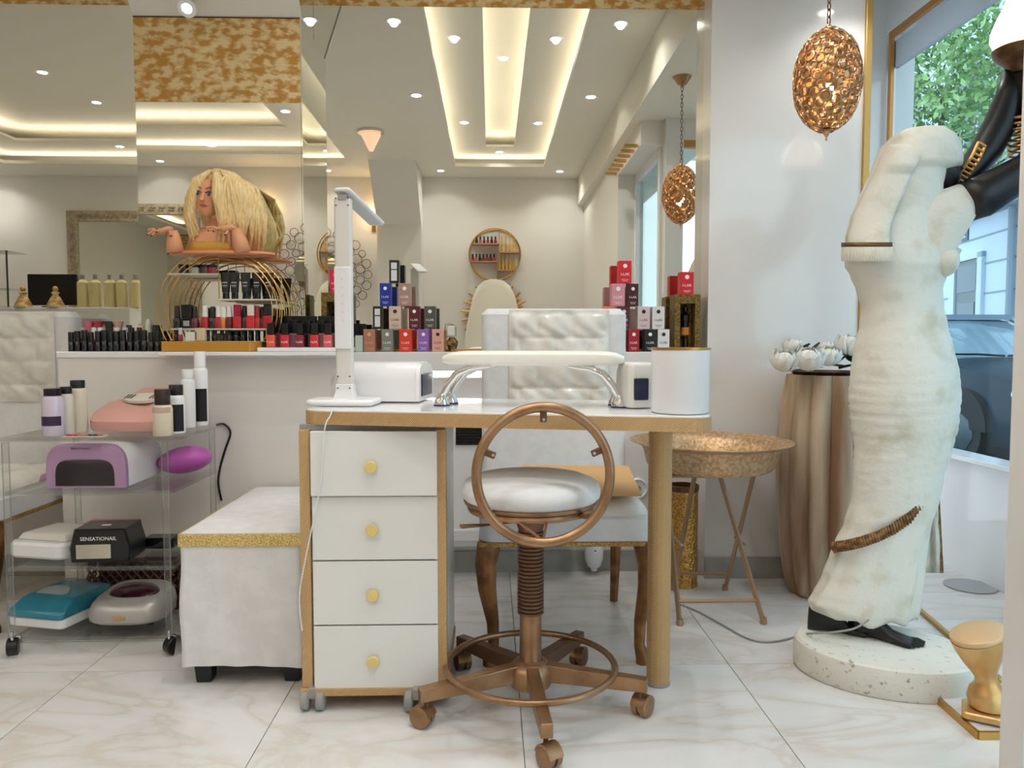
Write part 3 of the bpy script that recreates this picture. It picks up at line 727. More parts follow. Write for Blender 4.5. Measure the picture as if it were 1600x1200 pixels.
# --- white canister
q = PZ(1063, 649, ZD); cy = q.y+.07
x0c = P(1018, 600, cy).x; x1c = P(1108, 600, cy).x; rc = (x1c-x0c)/2; zc = P(1063, 543, cy-.02).z-ZD
can = thing('canister', 'white round canister with a gold rim at the end of the table', 'canister', ((x0c+x1c)/2, cy, ZD))
Mc = wmat(can)
MB(Mc).lathe([(.001,.001),(rc-.004,.001),(rc,.006),(rc,zc-.004),(rc-.003,zc-.004),(rc-.003,.01),(.001,.01)], 48).build('body', m_white, can)
MB(Mc).lathe([(rc-.003,zc-.006),(rc+.001,zc-.006),(rc+.001,zc),(rc-.003,zc)], 48).build('rim', m_brass, can)
# --- small LED lamp between pad and canister
q = PZ(995, 641, ZD)
nl = thing('nail_lamp', 'small upright grey-white nail lamp with dark screen beside the canister', 'nail lamp', (q.x+.014, q.y+.085, ZD), 12)
Mn = wmat(nl); hh = P(995, 566, q.y+.05).z-ZD
MB(Mn).loft([[(x*k, y*k2, z) for x, y in ((-.04,-.04),(-.03,-.05),(.03,-.05),(.04,-.04),(.04,.05),(-.04,.05))] for z, k, k2 in ((.002,.96,.96),(.01,1,1),(hh*.8,.92,.9),(hh*.96,.84,.8),(hh,.7,.6))]).build('casing', mat('pearl_plastic', (214,212,206), .25), nl, bev=.004)
MB(Mn).rbox(-.026, .012, -.0525, -.046, .022, hh*.66, .002, .002).build('screen', mat('blue_black', (28,32,60), .2), nl)

# ================================================================== polish boxes on the ledge
ZL = .8845; YBX = 2.925
m_wtxt = mat('white_print', (240,240,238), .5); m_dtxt = mat('dark_print', (40,36,36), .5); m_gtxt = mat('gold_print', (220,190,120), .4, .4)
def polish_box(u0, u1, row, rgb, label, txt=m_wtxt, base=None, Y=YBX, rz=0, plate=None, v=None, word='I-LAK'):
    z0 = (ZL if base is None else base) + row*.0862 + (.0004*row)
    xa = P(u0, 530, Y).x; xb = P(u1, 530, Y).x; wd = xb-xa
    t = thing('polish_box', label, 'box', ((xa+xb)/2, Y+.022, z0), rz)
    m = mat('card_%d_%d_%d' % rgb, rgb, .38)
    M = wmat(t)
    MB(M).box(-wd/2, wd/2, -.022, .022, .0003, .0855).build('carton', m, t, smooth=0, bev=.0008)
    Mt = M @ T(0, -.0224, 0) @ RX(90)
    if plate:
        MB(M).box(-wd*.3, wd*.3, -.0227, -.0219, .008, .048).box(-wd*.3, wd*.3, -.0227, -.0219, .052, .076).build('window_card', mat('card_label', plate, .4), t, smooth=0)
    else:
        text(word, wd*.29, Mt @ T(0, .034, 0), txt, t)
        text('%', wd*.26, Mt @ T(0, .066, 0), txt, t, 'emblem') if False else MB(M @ T(0, -.0223, .066) @ RX(90)).lathe([(wd*.1, 0), (wd*.16, 0), (wd*.16, .0006), (wd*.1, .0006)], 14).build('emblem', txt, t)
        MB(M).box(-wd*.28, wd*.28, -.0226, -.0219, .014, .0152).box(-wd*.2, wd*.2, -.0226, -.0219, .009, .0102).build('small_print', txt, t, smooth=0)
    return t
LP = 'of the lamp-side pyramid'
polish_box(568, 586, 0, (176,120,98), 'terracotta polish box at the lamp end of the bottom row '+LP, m_gtxt)
polish_box(596, 614, 0, (128,128,122), 'grey polish box in the bottom row '+LP)
polish_box(624, 643, 0, (216,58,40), 'orange-red polish box in the bottom row '+LP)
polish_box(653, 670, 0, (138,98,176), 'purple polish box in the bottom row '+LP)
polish_box(675, 693, 0, (218,166,150), 'salmon pink polish box ending the bottom row '+LP, m_dtxt)
polish_box(583, 597, 1, (30,28,28), 'black polish box with white window in the second row '+LP, plate=(225,220,222))
polish_box(608, 627, 1, (208,184,164), 'beige polish box in the second row '+LP, m_dtxt)
polish_box(639, 656, 1, (92,30,40), 'burgundy polish box in the second row '+LP)
polish_box(663, 681, 1, (78,78,72), 'charcoal polish box with round seal in the second row '+LP)
polish_box(594, 611, 2, (24,48,150), 'bright blue polish box in the third row '+LP)
polish_box(623, 642, 2, (168,132,122), 'mauve-brown polish box in the third row '+LP)
polish_box(609, 624, 3, (28,26,26), 'black polish box with grey window topping the lamp-side pyramid', plate=(120,120,120))
RP = 'of the canister-side pyramid'
polish_box(958, 976, 0, (70,28,34), 'dark plum polish box low behind the chair back '+RP)
polish_box(982, 999, 0, (160,26,46), 'crimson polish box in the bottom row '+RP)
polish_box(1007, 1025, 0, (26,26,30), 'black polish box in the bottom row '+RP)
polish_box(1028, 1046, 0, (226,226,228), 'white polish box in the bottom row '+RP, m_dtxt)
polish_box(942, 961, 1, (236,130,96), 'orange polish box half hidden by the chair back '+RP)
polish_box(966, 984, 1, (82,34,40), 'dark maroon polish box in the second row '+RP)
polish_box(996, 1015, 1, (214,192,194), 'pale pink polish box in the second row '+RP, m_dtxt)
polish_box(1019, 1038, 1, (222,220,218), 'off-white polish box in the second row '+RP, m_dtxt)
polish_box(955, 976, 2, (208,142,152), 'rose pink polish box in the third row '+RP, m_wtxt)
polish_box(980, 997, 2, (74,26,36), 'deep wine polish box in the third row '+RP)
polish_box(966, 986, 3, (208,34,46), 'red polish box topping the pyramid near the canister')
# --- gold niches with dark figurines, a red box on each
def niche(u0, u1, v0, label, Y=2.93):
    xa, xb = P(u0, 500, Y).x, P(u1, 500, Y).x; h = P(u0, v0, Y).z - ZL; wd = xb-xa
    t = thing('gold_niche', label, 'figurine', ((xa+xb)/2, Y+.04, ZL)); M = wmat(t)
    m = mat('antique_gold', (138,112,58), .45, .45, (96,74,34), 120., .6, 120.)
    MB(M).box(-wd/2, wd/2, .02, .04, 0, h).build('back_panel', m, t, smooth=0)
    MB(M).box(-wd/2, -wd/2+wd*.22, -.04, .02, 0, h).box(wd/2-wd*.22, wd/2, -.04, .02, 0, h).box(-wd/2+wd*.22, wd/2-wd*.22, -.04, .02, h*.84, h).box(-wd/2+wd*.22, wd/2-wd*.22, -.04, .02, 0, h*.05).build('frame', m, t, smooth=0, bev=.002)
    fg = MB(M @ T(0, -.005, 0))
    fg.lathe([(.001,h*.05),(.012,h*.06),(.009,h*.2),(.010,h*.3),(.016,h*.36),(.013,h*.48),(.017,h*.58),(.019,h*.64),(.008,h*.68),(.0065,h*.70),(.011,h*.74),(.010,h*.79),(.001,h*.82)], 14)
    fg.build('figure', m_blackg, t)
    MB(M @ T(0, -.005, 0)).lathe([(.012,h*.28),(.0175,h*.3),(.0165,h*.42),(.014,h*.43)], 14).build('skirt', mat('amber_cloth', (190,120,50), .5), t)
    return h
h = niche(1054, 1095, 460, 'gold niche with a dark standing figurine behind the canister')
polish_box(1062, 1083, 0, (204,34,46), 'red polish box standing on the gold niche behind the canister', base=ZL+h+.0005, Y=2.935)
h = niche(502, 541, 457, 'gold niche with a dark figurine behind the desk lamp stem', 2.935)
polish_box(516, 535, 0, (214,30,80), 'pink-red polish box on the gold niche behind the desk lamp', base=ZL+h+.0005, Y=2.94)
# --- miniature lamp
q = P(705, 545, 2.95); t = thing('miniature_lamp', 'miniature black and gold lamp with white shade beside the box pyramid', 'lamp', (q.x, 2.95, ZL)); M = wmat(t)
MB(M).lathe([(.001,.0005),(.022,.0005),(.022,.006),(.012,.010),(.018,.028),(.018,.04),(.008,.052),(.005,.056),(.001,.056)], 18).build('base', mat('black_gold', (30,22,14), .2, .3, (170,130,60), 60.), t)
MB(M).box(-.013, .014, -.012, .012, .060, .098).build('shade', mat('milk_shade', (214,212,204), .4), t, smooth=0, bev=.003)
MB(M).tube([(-.012,0,.055),(-.022,0,.06),(-.022,0,.105),(0,0,.106),(.006,0,.103)], .0014, 6).build('harp', m_copperdk, t)

# ================================================================== nail polish bottles
def glossy(rgb): return mat('polish_%d_%d_%d' % rgb, rgb, .1, coat=.6)
def bottle(u, Y, z, kind, body, cap, label, group=None, s=1., rz=0):
    x = P(u, 520, Y).x
    t = thing('nail_polish', label, 'nail polish', (x, Y, z), rz, group); M = wmat(t) @ Matrix.Scale(s, 4)
    mb_, mc = glossy(body), mat('cap_%d_%d_%d' % cap, cap, .3)
    if kind == 'round':
        MB(M).lathe([(.001,.0003),(.0135,.0003),(.0145,.003),(.0145,.028),(.011,.036),(.007,.039),(.001,.039)], 16).build('flask', mb_, t)
        MB(M).lathe([(.0098,.038),(.0095,.042),(.0078,.074),(.007,.0755),(.001,.0755)], 14).build('cap', mc, t)
    elif kind == 'square':
        MB(M).rbox(-.0145, .0145, -.0145, .0145, .0003, .042, .004, .002, 3).build('flask', mb_, t)
        MB(M).rbox(-.0115, .0115, -.0115, .0115, .043, .082, .003, .0015, 3).build('cap', mc, t)
    elif kind == 'slim':
        MB(M).lathe([(.001,.0003),(.0108,.0003),(.0112,.002),(.0112,.034),(.009,.037),(.001,.037)], 14).build('flask', mb_, t)
        MB(M).lathe([(.0102,.037),(.0102,.072),(.0095,.0735),(.001,.0735)], 14).build('cap', mc, t)
    elif kind == 'flare':
        MB(M).lathe([(.001,.0003),(.012,.0003),(.011,.03),(.009,.05),(.001,.05)], 14).build('flask', mb_, t)
        MB(M).lathe([(.009,.05),(.0105,.07),(.0155,.086),(.001,.087)], 14).build('cap', mc, t)
    elif kind == 'cone':
        MB(M).lathe([(.001,.0003),(.012,.0003),(.012,.04),(.001,.041)], 14).build('flask', mb_, t)
        MB(M).lathe([(.012,.041),(.010,.06),(.006,.085),(.002,.093),(.001,.094)], 14).build('cap', mc, t)
    return t
BK = (16,16,18); WH = (226,222,214); ZT = .8885
# long row on the white ledge
for i, u in enumerate((111, 121, 132, 142, 153, 163, 173, 182, 192, 203, 214, 225, 236, 246)):
    bottle(u, 2.745, ZT, 'slim', (14+2*(i % 3), 14, 20), (24 if i % 4 else 20, 22, 22),
           f'{ORD[i]} all-black polish bottle from the chair end, front row on the white ledge', 'black bottles in the front row', s=.92+.05*(i % 3))
for i, (u, b_, c_) in enumerate(((129,(60,60,60),(170,168,160)), (147,(170,60,90),WH), (157,(190,80,110),WH), (183,(210,170,150),WH), (196,(120,60,70),(222,200,205)), (206,(20,18,20),BK), (218,(26,20,26),(32,26,34)))):
    nm = ['grey','pink with white cap','rose with white cap','peach with white cap','plum with pale pink cap','black','dark violet'][i]
    bottle(u, 2.785, ZT, 'round', b_, c_, f'{nm} polish bottle in the middle row on the white ledge', s=1.12)
for i, (k, u, b_, c_, nm) in enumerate((('flare',139,(190,40,80),(214,120,140),'pink flared-cap'), ('flare',154,(160,30,60),(190,60,84),'raspberry flared-cap'), ('flare',171,(60,58,54),(70,68,62),'grey flared-cap'),
        ('flare',185,(214,160,140),(214,176,160),'peach flared-cap'), ('round',202,(30,34,30),(24,26,22),'tall black'), ('round',220,(150,120,110),(224,214,196),'cream-capped'), ('cone',232,(226,220,208),(230,226,216),'white cone-capped'), ('round',243,(40,20,26),BK,'dark wine'))):
    bottle(u, 2.825, ZT, k, b_, c_, f'{nm} polish bottle in the back row on the white ledge', s=1.25)
# gold display block
gx0, gx1 = P(252, 540, 2.665).x, P(404, 540, 2.665).x
GB = MB().prism([(gx0, 2.665), (gx1-.03, 2.665), (gx1, 2.70), (gx1, 2.83), (gx0, 2.83)], ZT+.0005, ZT+.035).build('display_block', m_goldwood, smooth=0, bev=.002); tag(GB, 'gold block under the arched bottle rack', 'display block')
# its supporting ledge
struct(MB().box(gx0-.01, gx1+.27, 2.655, 2.72, .874, .888).build('trim_12', m_whitegl, smooth=0, bev=.003), 'white ledge front under the gold block')
ZG = ZT+.036
# arched gold rack
rk = thing('arched_rack', 'round gold wire rack carrying jars, tubes and polish under the doll bust', 'rack', (P(347, 500, 2.74).x, 2.74, ZG))
rc = P(347, 486, 2.72); RR = 94*2.72/F
for k in range(3):
    for y in (2.70, 2.795):
        rr = RR-.0165*k; pts = []
        a0 = math.asin(max(-1, (ZG+.002-rc.z)/rr))
        for i in range(41):
            a = a0 + (math.pi-2*a0)*i/40; pts.append((rc.x+rr*math.cos(a), y, rc.z+rr*math.sin(a)))
        MB().tube(pts, .0021, 6).build('hoop', m_brass, rk)
def tier(u0, u1, v, lab, y0=2.695, y1=2.80, mm=m_brass):
    a, b_ = P(u0, v, 2.7).x, P(u1, v, 2.7).x; z = P(u0, v, 2.70).z
    MB().box(a, b_, y0, y1, z-.006, z).build('tier', mm, rk, smooth=0, bev=.001); return z
m_shelfw = mat('pale_shelf', (206,196,172), .35)
zt1 = tier(262, 342, 427, '', mm=m_shelfw); zt2 = tier(342, 432, 467, '', mm=m_shelfw); zt3 = tier(268, 418, 513, '', 2.69, 2.74, mat('glass_shelf', (190,186,170), .2))
for y in (2.698, 2.797):
    x = P(342, 430, 2.7).x; MB().tube([(x, y, zt2-.005), (x, y, P(342, 401, 2.7).z)], .0016, 6).build('rod', m_brass, rk)
for u in (270, 416):
    x = P(u, 513, 2.7).x; MB().box(x-.002, x+.002, 2.70, 2.73, ZG+.0003, zt3-.006).build('shelf_leg', m_brass, rk, smooth=0)
# jars on the upper tier
for i, (u, c_, nm) in enumerate(((287,(52,54,60),'slate'), (305,(196,196,190),'white'), (320,(92,62,50),'brown'), (332,(168,44,58),'red'))):
    x = P(u, 420, 2.73).x; t = thing('gel_jar', f'small {nm} gel jar with black lid on the rack\'s upper tier', 'jar', (x, 2.73, zt1)); M = wmat(t)
    MB(M).lathe([(.001,.0004),(.0165,.0004),(.0165,.022),(.001,.022)], 18).build('pot', glossy(c_), t)
    MB(M).lathe([(.0175,.022),(.0175,.032),(.001,.033)], 18).build('lid', m_black, t)
# black tubes on the middle tier
for i, u in enumerate((353, 367, 384, 402, 420)):
    x = P(u, 450, 2.72).x; t = thing('cream_tube', f'{ORD[i]} black cosmetic tube from the rod on the rack\'s middle tier', 'tube', (x, 2.72, zt2), 0, 'black tubes on the rack'); M = wmat(t)
    MB(M).lathe([(.001,.0004),(.0115,.0004),(.0115,.022),(.001,.022)], 14).build('cap', m_blackg, t)
    b = MB(M); rings = []
    for k in range(6):
        f_ = k/5; rx = .0125+.006*f_; ry = .0125*(1-f_)+.0012
        rings.append([(rx*math.cos(2*math.pi*j/16), ry*math.sin(2*math.pi*j/16), .023+.07*f_) for j in range(16)])
    b.loft(rings).build('sleeve', m_black, t)
    Mt = M @ T(0, -.0105, .055) @ RX(82)
    for s in (-.006, 0, .006): MB(Mt @ T(s, .002, 0)).lathe([(.001,0),(.0028,0),(.0028,.0006),(.001,.0006)], 8).build('crown_emblem', mat('silver_print', (170,170,172), .3, .5), t)
    MB(Mt).box(-.009, .009, -.009, -.007, 0, .0006).box(-.007, .007, -.013, -.012, 0, .0006).build('small_print', mat('silver_print', (170,170,172), .3, .5), t, smooth=0)
# bottles on the glass tier
up = ((278,'round',(20,16,18),(40,24,22),'black-brown'), (305,'round',(90,20,28),(36,28,26),'dark red'), (321,'round',(170,24,36),WH,'red with white cap, nearest the black flask'), (333,'round',(40,20,20),(34,22,18),'dark brown'), (342,'round',(160,20,34),WH,'crimson with white cap'),
      (350,'slim',(206,120,30),WH,'amber'), (359,'round',(90,20,26),WH,'garnet with white cap'), (372,'square',(184,26,40),(150,24,60),'ruby with pink cap'), (383,'round',(60,16,22),BK,'dark ruby with black cap'), (393,'square',(196,28,38),(226,206,196),'scarlet with beige cap'), (403,'round',(176,30,34),(140,40,32),'brick red'), (411,'round',(70,20,24),BK,'maroon with black cap'), (419,'square',(176,26,38),(18,20,26),'red with black cap, last on the tier'))
for i, (u, k, b_, c_, nm) in enumerate(up):
    bottle(u, 2.712 if k != 'square' else 2.708, zt3+.0003, k, b_, c_, f'{nm} polish on the glass tier of the rack', s=1.0 if i % 2 else 1.04)
x = P(293, 500, 2.71).x; t = thing('polish_flask', 'large square black flask with a white label on the rack\'s glass tier', 'nail polish', (x, 2.712, zt3)); M = wmat(t)
MB(M).rbox(-.02, .02, -.014, .016, .0004, .034, .003, .002).build('flask', m_blackg, t); MB(M).rbox(-.018, .018, -.013, .014, .035, .082, .003, .002).build('cap', m_black, t)
MB(M).box(-.010, .010, -.0148, -.0138, .008, .026).build('paper_label', mat('grey_label', (150,150,150), .5), t, smooth=0)
# bottles standing on the gold block under the tier
for i, u in enumerate((325, 336, 347, 358, 369, 380, 391, 402)):
    bottle(u, 2.71, ZG, 'slim', (12,14,18), (20,22,22), f'{ORD[i]} black bottle from the beige tube, on the gold block', 'black bottles on the gold block', s=.63)
bottle(275, 2.70, ZG, 'slim', (28,36,28), (40,44,34), 'dark green bottle at the end of the gold block', s=.62)
bottle(282, 2.684, ZG, 'slim', (140,30,40), (196,198,202), 'silver-capped bottle on the gold block', s=.62)
x = P(298, 525, 2.68).x; t = MB().box(x-.0155, x+.0155, 2.672, 2.70, ZG+.0004, ZG+.031).build('small_carton', mat('white_card', (222,218,208), .5), smooth=0, bev=.001); tag(t, 'small plain white carton on the gold block', 'carton')
x = P(314, 525, 2.69).x; t = thing('striped_tube', 'beige tube with black stripes on the gold block', 'tube', (x, 2.69, ZG)); M = wmat(t)
MB(M).rbox(-.017, .017, -.012, .012, .0004, .045, .004, .002).build('sleeve', mat('beige_tube', (206,192,160), .5), t)
for k in range(5): MB(M).box(-.016, -.010, -.0128, -.0118, .006+.0055*k, .009+.0055*k).build('stripe', m_black, t, smooth=0)
# group on the white tray next to the lamp
ty0 = ZT+.0
tr = MB().rbox(P(406, 540, 2.70).x, P(545, 540, 2.70).x, 2.665, 2.84, ZT+.0003, ZT+.014, .004, .002).build('display_tray', m_whitegl); tag(tr, 'low white display tray of coloured gel bottles beside the gold block', 'tray')
ZY = ZT+.0145
for i, (u, c_, nm) in enumerate(((424,(226,92,62),'orange'), (446,(204,36,58),'red'), (469,(132,28,46),'wine'), (492,(206,44,60),'cherry'), (513,(222,92,104),'coral'), (535,(196,60,90),'pink'))):
    t = bottle(u, 2.685, ZY, 'square', c_, BK, f'{nm} square gel bottle with black cap, front of the white tray', s=1.02)
    text('I-LAK', .010, wmat(t) @ T(0, -.0152, .018) @ RX(90), m_wtxt, t)
for i, (u, c_, nm) in enumerate(((435,(130,64,84),'mauve'), (459,(150,110,130),'lilac'), (481,(40,24,30),'black cherry'), (502,(160,120,110),'taupe'), (523,(110,104,104),'grey'))):
    bottle(u, 2.735, ZY, 'square', c_, BK, f'{nm} square gel bottle with black cap, second row of the white tray', s=1.16)
for i, (u, c_, nm) in enumerate(((430,(30,20,24),'black'), (452,(28,34,34),'dark teal'), (464,(40,44,42),'dark green'), (475,(36,28,34),'dark purple'), (488,(24,24,28),'ink'), (505,(90,90,88),'smoke'), (518,(30,30,32),'onyx'))):
    bottle(u, 2.79, ZY, 'square', c_, BK, f'{nm} gel bottle with tall black cap at the back of the white tray', s=1.36)
for u, c_, nm in ((557,(110,126,116),'sage'), (566,(150,140,136),'stone'),):
    bottle(u, 2.97, ZL, 'square', c_, BK, f'{nm} gel bottle with black cap behind the terracotta box', s=1.3)
t = MB().box(P(555,530,2.93).x, P(567,530,2.93).x, 2.93, 2.955, ZL+.0003, ZL+.062).build('gift_box', mat('mint_card', (196,210,198), .5), smooth=0, bev=.001); tag(t, 'pale mint carton between desk lamp and terracotta box', 'carton')
# ================================================================== blonde doll bust on the rack
m_skin = mat('doll_skin', (222,160,120), .4); m_hair = mat('blonde_hair', (230,194,126), .5, rgb2=(246,222,170), nscale=60., bump=.5, bscale=90., stretch=(3,3,.4)); m_lip = mat('doll_lips', (190,92,88), .3)
YD = 2.735
db = P(350, 401, YD); pxd = YD/F
doll = thing('doll_bust', 'blonde long-haired styling doll bust with raised hands on the gold rack', 'doll', (db.x, YD, db.z))
def D(u, v, dy=0): q = P(u, v, YD); return Vector((q.x, YD+dy, q.z))
c_ = D(350, 400)
MB(T(c_.x, YD, c_.z)).loft([[(.183*k*math.cos(2*math.pi*j/32), .072*k*math.sin(2*math.pi*j/32)-.01, z) for j in range(32)] for z, k in ((-.001,.96),(.003,1),(.010,.98),(.012,.9))]).build('base_plate', mat('doll_base', (214,140,100), .4), doll)
# torso with shoulders
rings = []
for u, v, rx, ry in ((342,398,.098,.052),(342,388,.102,.054),(342,376,.104,.054),(343,366,.092,.048),(342,358,.06,.04),(340,350,.03,.028),(338,342,.024,.024),(336,330,.022,.022)):
    q = D(u, v); rings.append([(q.x+rx*math.cos(2*math.pi*j/28), YD+ry*math.sin(2*math.pi*j/28), q.z) for j in range(28)])
MB().loft(rings).build('torso', m_skin, doll)
rings = []
for u, v, rx, ry in ((337,399,.100,.056),(337,392,.102,.058),(337,384,.094,.058),(337,381,.075,.056)):
    q = D(u, v); rings.append([(q.x+rx*math.cos(2*math.pi*j/28), YD-.002+ry*math.sin(2*math.pi*j/28), q.z+(.006*abs(math.cos(2*math.pi*j/28)) if v < 390 else 0)) for j in range(28)])
MB().loft(rings).build('bodice', mat('gold_bodice', (206,160,70), .35, .3), doll)
# head
hc = D(332, 311, -.022)
MH = T(*hc) @ RZ(-5) @ RY(5)
rings = []
for zz, rx, ry, oy in ((-.066,.010,.012,-.018),(-.060,.022,.026,-.014),(-.046,.034,.040,-.006),(-.028,.041,.048,0),(-.008,.045,.053,0),(.014,.047,.056,.002),(.036,.045,.055,.004),(.056,.034,.044,.006),(.068,.016,.022,.008),(.071,.003,.004,.008)):
    rings.append([(rx*math.cos(2*math.pi*j/24), oy+ry*math.sin(2*math.pi*j/24), zz) for j in range(24)])
hd = MB(MH).loft(rings).build('head', m_skin, doll, smooth=180)
MB(MH).tube([(0,-.049,.010),(0,-.056,-.006),(0,-.062,-.017),(0,-.052,-.022)], [.004,.006,.008,.004], 8).build('nose', m_skin, hd)
for s in (-1, 1):
    e = MB(MH).ell((s*.019,-.0465,.003), (.0105,.006,.0065), 14, 8).build('eye', m_whitegl, hd)
    MB(MH).ell((s*.019,-.0515,.003), (.0058,.0025,.0058), 12, 6).build('iris', mat('doll_iris', (52,60,96), .1), e)
    MB(MH).tube([(s*.007,-.052,.008),(s*.019,-.054,.0125),(s*.032,-.043,.009)], .0018, 6).build('lash', m_black, e)
    MB(MH).tube([(s*.008,-.054,.022),(s*.02,-.052,.028),(s*.034,-.042,.024)], .0016, 6).build('brow', mat('doll_brow', (110,70,40), .6), hd)
MB(MH).tube([(-.016,-.043,-.034),(-.006,-.051,-.0325),(0,-.050,-.0335),(.006,-.051,-.0325),(.016,-.043,-.034)], [.001,.003,.0025,.003,.001], 8).build('lips', m_lip, hd)
MB(MH).tube([(-.012,-.044,-.037),(0,-.051,-.039),(.012,-.044,-.037)], [.001,.0036,.001], 8).build('lower_lip', m_lip, hd)
# hair : volume behind plus locks
hb = MB()
rings = []
for u, v, rx, dy, ry in ((350,267,.02,.0,.03),(349,270,.055,.0,.05),(350,280,.082,.008,.066),(352,296,.098,.018,.070),(356,316,.112,.026,.068),(362,338,.122,.030,.062),(368,358,.120,.034,.055),(372,376,.100,.040,.046),(376,392,.070,.044,.034)):
    q = D(u, v); n = 40
    rx *= .9; rings.append([(q.x-.008+rx*(1+.05*math.sin(j*2.4+v*.15))*math.cos(2*math.pi*j/n), YD+dy+ry*(1+.06*math.sin(j*1.9+v*.11))*math.sin(2*math.pi*j/n), q.z) for j in range(n)])
hb.loft(rings).build('hair', m_hair, doll, smooth=180)
random.seed(3)
lk = MB()
def lock(pts, r): lk.tube(pts, r, 7)
for i in range(46):          # side locks framing the face
    f_ = i/45
    if i < 20:
        g = i/19; u0 = 338-g*10; u1 = 309-g*9+random.uniform(-5,5); v1 = 352+random.uniform(0,28)-g*6
        lock([D(u0, 272+4*g, -.05+.02*g), D(u1+14, 287+6*g, -.070+.03*g), D(u1+2, 315, -.060+.03*g), D(u1-3, 338, -.048+.02*g), D(u1+4+random.uniform(-4,8), v1, -.045)], [.008,.013,.014,.012,.003])
    else:
        g = (i-20)/25; u0 = 345+g*12; u1 = 352+g*58; v1 = 368+random.uniform(-10,26)
        lock([D(u0, 271+4*g, -.055+.03*g), D(u0+6+g*30, 285+g*10, -.082+.05*g), D(u1-3, 312+8*g, -.075+.05*g), D(u1+4, 342, -.060+.05*g), D(u1+random.uniform(-6,8), v1, -.05+.05*g)], [.008,.013,.015,.013,.003])
for i in range(70):          # loose frizzy strands over the volume
    g = random.random(); u0 = 348+g*22; u1 = 362+g*48+random.uniform(-7,7); v1 = 330+random.uniform(0,62); dy0 = -.05+.07*g
    m1, m2 = random.uniform(-7,7), random.uniform(-9,9)
    lk.tube([D(u0, 268+6*g, dy0), D(u0+10+g*18+abs(m1), 284+12*g, dy0-.035+.02*g), D(u1-4+m2, 310+8*g, dy0-.03), D(u1+m1, (310+v1)/2+6, dy0-.01), D(u1+m2, v1, dy0+.01)], [.003,.005,.0055,.005,.001], 5)
lk.build('locks', m_hair, doll, smooth=180)['kind'] = 'stuff'
# forearms and hands
def hand(base, wrist, tips, name, s=1.):
    fore = MB().tube([base, base*.5+wrist*.5+Vector((0,0,.004)), wrist], [.030*s,.024*s,.0155*s], 14)
    palm = (wrist+sum((Vector(t_) for t_ in tips[:4]), Vector())/4)/2
    d = (palm-wrist)
    fore.tube([wrist, wrist+d*.35+Vector((0,0,.006)), palm+d*.1, palm+d*.35], [.0155*s,.019*s,.018*s,.009*s], 12, flat=.62)
    fo = fore.build(name, m_skin, doll, smooth=180)
    for k, tp in enumerate(tips):
        tp = Vector(tp)
        off = (k-1.5)*.007*s if k < 4 else 0
        root = palm+d*.15+Vector((off*.2, off*1.2, off*.4)) if k < 4 else wrist+d*.4
        mid = root*.5+tp*.5+Vector((0,0,.007*s))
        MB().tube([root, mid, tp], [.0056*s,.0050*s,.0038*s], 8).build('finger', m_skin, fo)
        dirn = (tp-mid).normalized()
        MB().ell(tp+dirn*.001, (.0042*s,.0042*s,.003*s), 8, 6).build('nail', mat('dark_nail', (74,30,40), .2), fo)
hand(D(284,397,-.055), D(281,364,-.06), [D(246,364,-.075), D(247,371,-.08), D(254,373,-.085), D(262,368,-.088), D(284,374,-.09)], 'forearm')
hand(D(388,397,-.06), D(378,362,-.068), [D(336,362,-.085), D(341,366,-.09), D(349,367,-.092), D(357,365,-.094), D(366,372,-.09)], 'forearm')

# ================================================================== things on the trolley
def jarb(u0, u1, v0, v1, Y, z, body, cap, capv, label, name='bottle', lab=None, cat='bottle', sq=False):
    xa, xb = P(u0, v1, Y).x, P(u1, v1, Y).x; r = (xb-xa)/2; x = (xa+xb)/2; h = P(u0, v0, Y).z-z; hcap = P(u0, capv, Y).z-z
    t = thing(name, label, cat, (x, Y, z)); M = wmat(t)
    MB(M).lathe([(.001,.0005),(r*.94,.0005),(r,.004),(r,hcap-.012),(r*.9,hcap-.004),(r*.72,hcap),(.001,hcap)], 22).build('body', body, t)
    MB(M).lathe([(r*.78,hcap),(r*.78,h-.002),(r*.72,h),(.001,h)], 22).build('cap', cap, t)
    if lab:
        c, za, zb2 = lab; n = 10
        vs = []
        for zz in (za, zb2):
            for j in range(n+1): a = R(200+140*j/n); vs.append(((r+.0006)*math.cos(a), (r+.0006)*math.sin(a), zz*h))
        MB(M).add(vs, [(j, j+1, n+2+j, n+1+j) for j in range(n)]).build('label', c, t)
    return t
m_lilac = mat('lilac_liquid', (206,196,214), .2, coat=.5); m_creamb = mat('cream_bottle', (216,206,186), .3); m_purlab = mat('purple_label', (56,34,66), .5); m_blklab = mat('black_label', (22,22,24), .45)
Z0 = zsh[0]
jarb(68, 100, 607, 675, 2.31, Z0, m_lilac, m_black, 618, 'lilac remover bottle with purple label at the trolley corner', lab=(m_purlab,.22,.42))
jarb(94, 116, 604, 676, 2.36, Z0, mat('clear_bottle', (214,208,196), .2, coat=.4), m_black, 615, 'slim pale bottle between the lilac and cream ones')
jarb(110, 137, 594, 676, 2.41, Z0, m_creamb, m_black, 606, 'taller cream bottle beside the pink nail dryer')
jarb(240, 270, 608, 674, 2.30, Z0, m_creamb, mat('brown_cap', (44,26,20), .35), 632, 'cream bottle with dark brown cap in front on the trolley', lab=(mat('blush_label', (196,170,154), .5),.5,.62))
jarb(263, 290, 601, 674, 2.36, Z0, m_white, m_black, 617, 'white bottle with black label strip on the trolley', lab=(m_blklab,.05,.6))
jarb(284, 306, 577, 668, 2.52, Z0, m_white, m_white, 592, 'plain white bottle behind the black-labelled one')
jarb(303, 326, 549, 664, 2.58, Z0, m_whitegl, m_whitegl, 574, 'tall white spray canister with black band on the trolley', lab=(m_blklab,.06,.50))
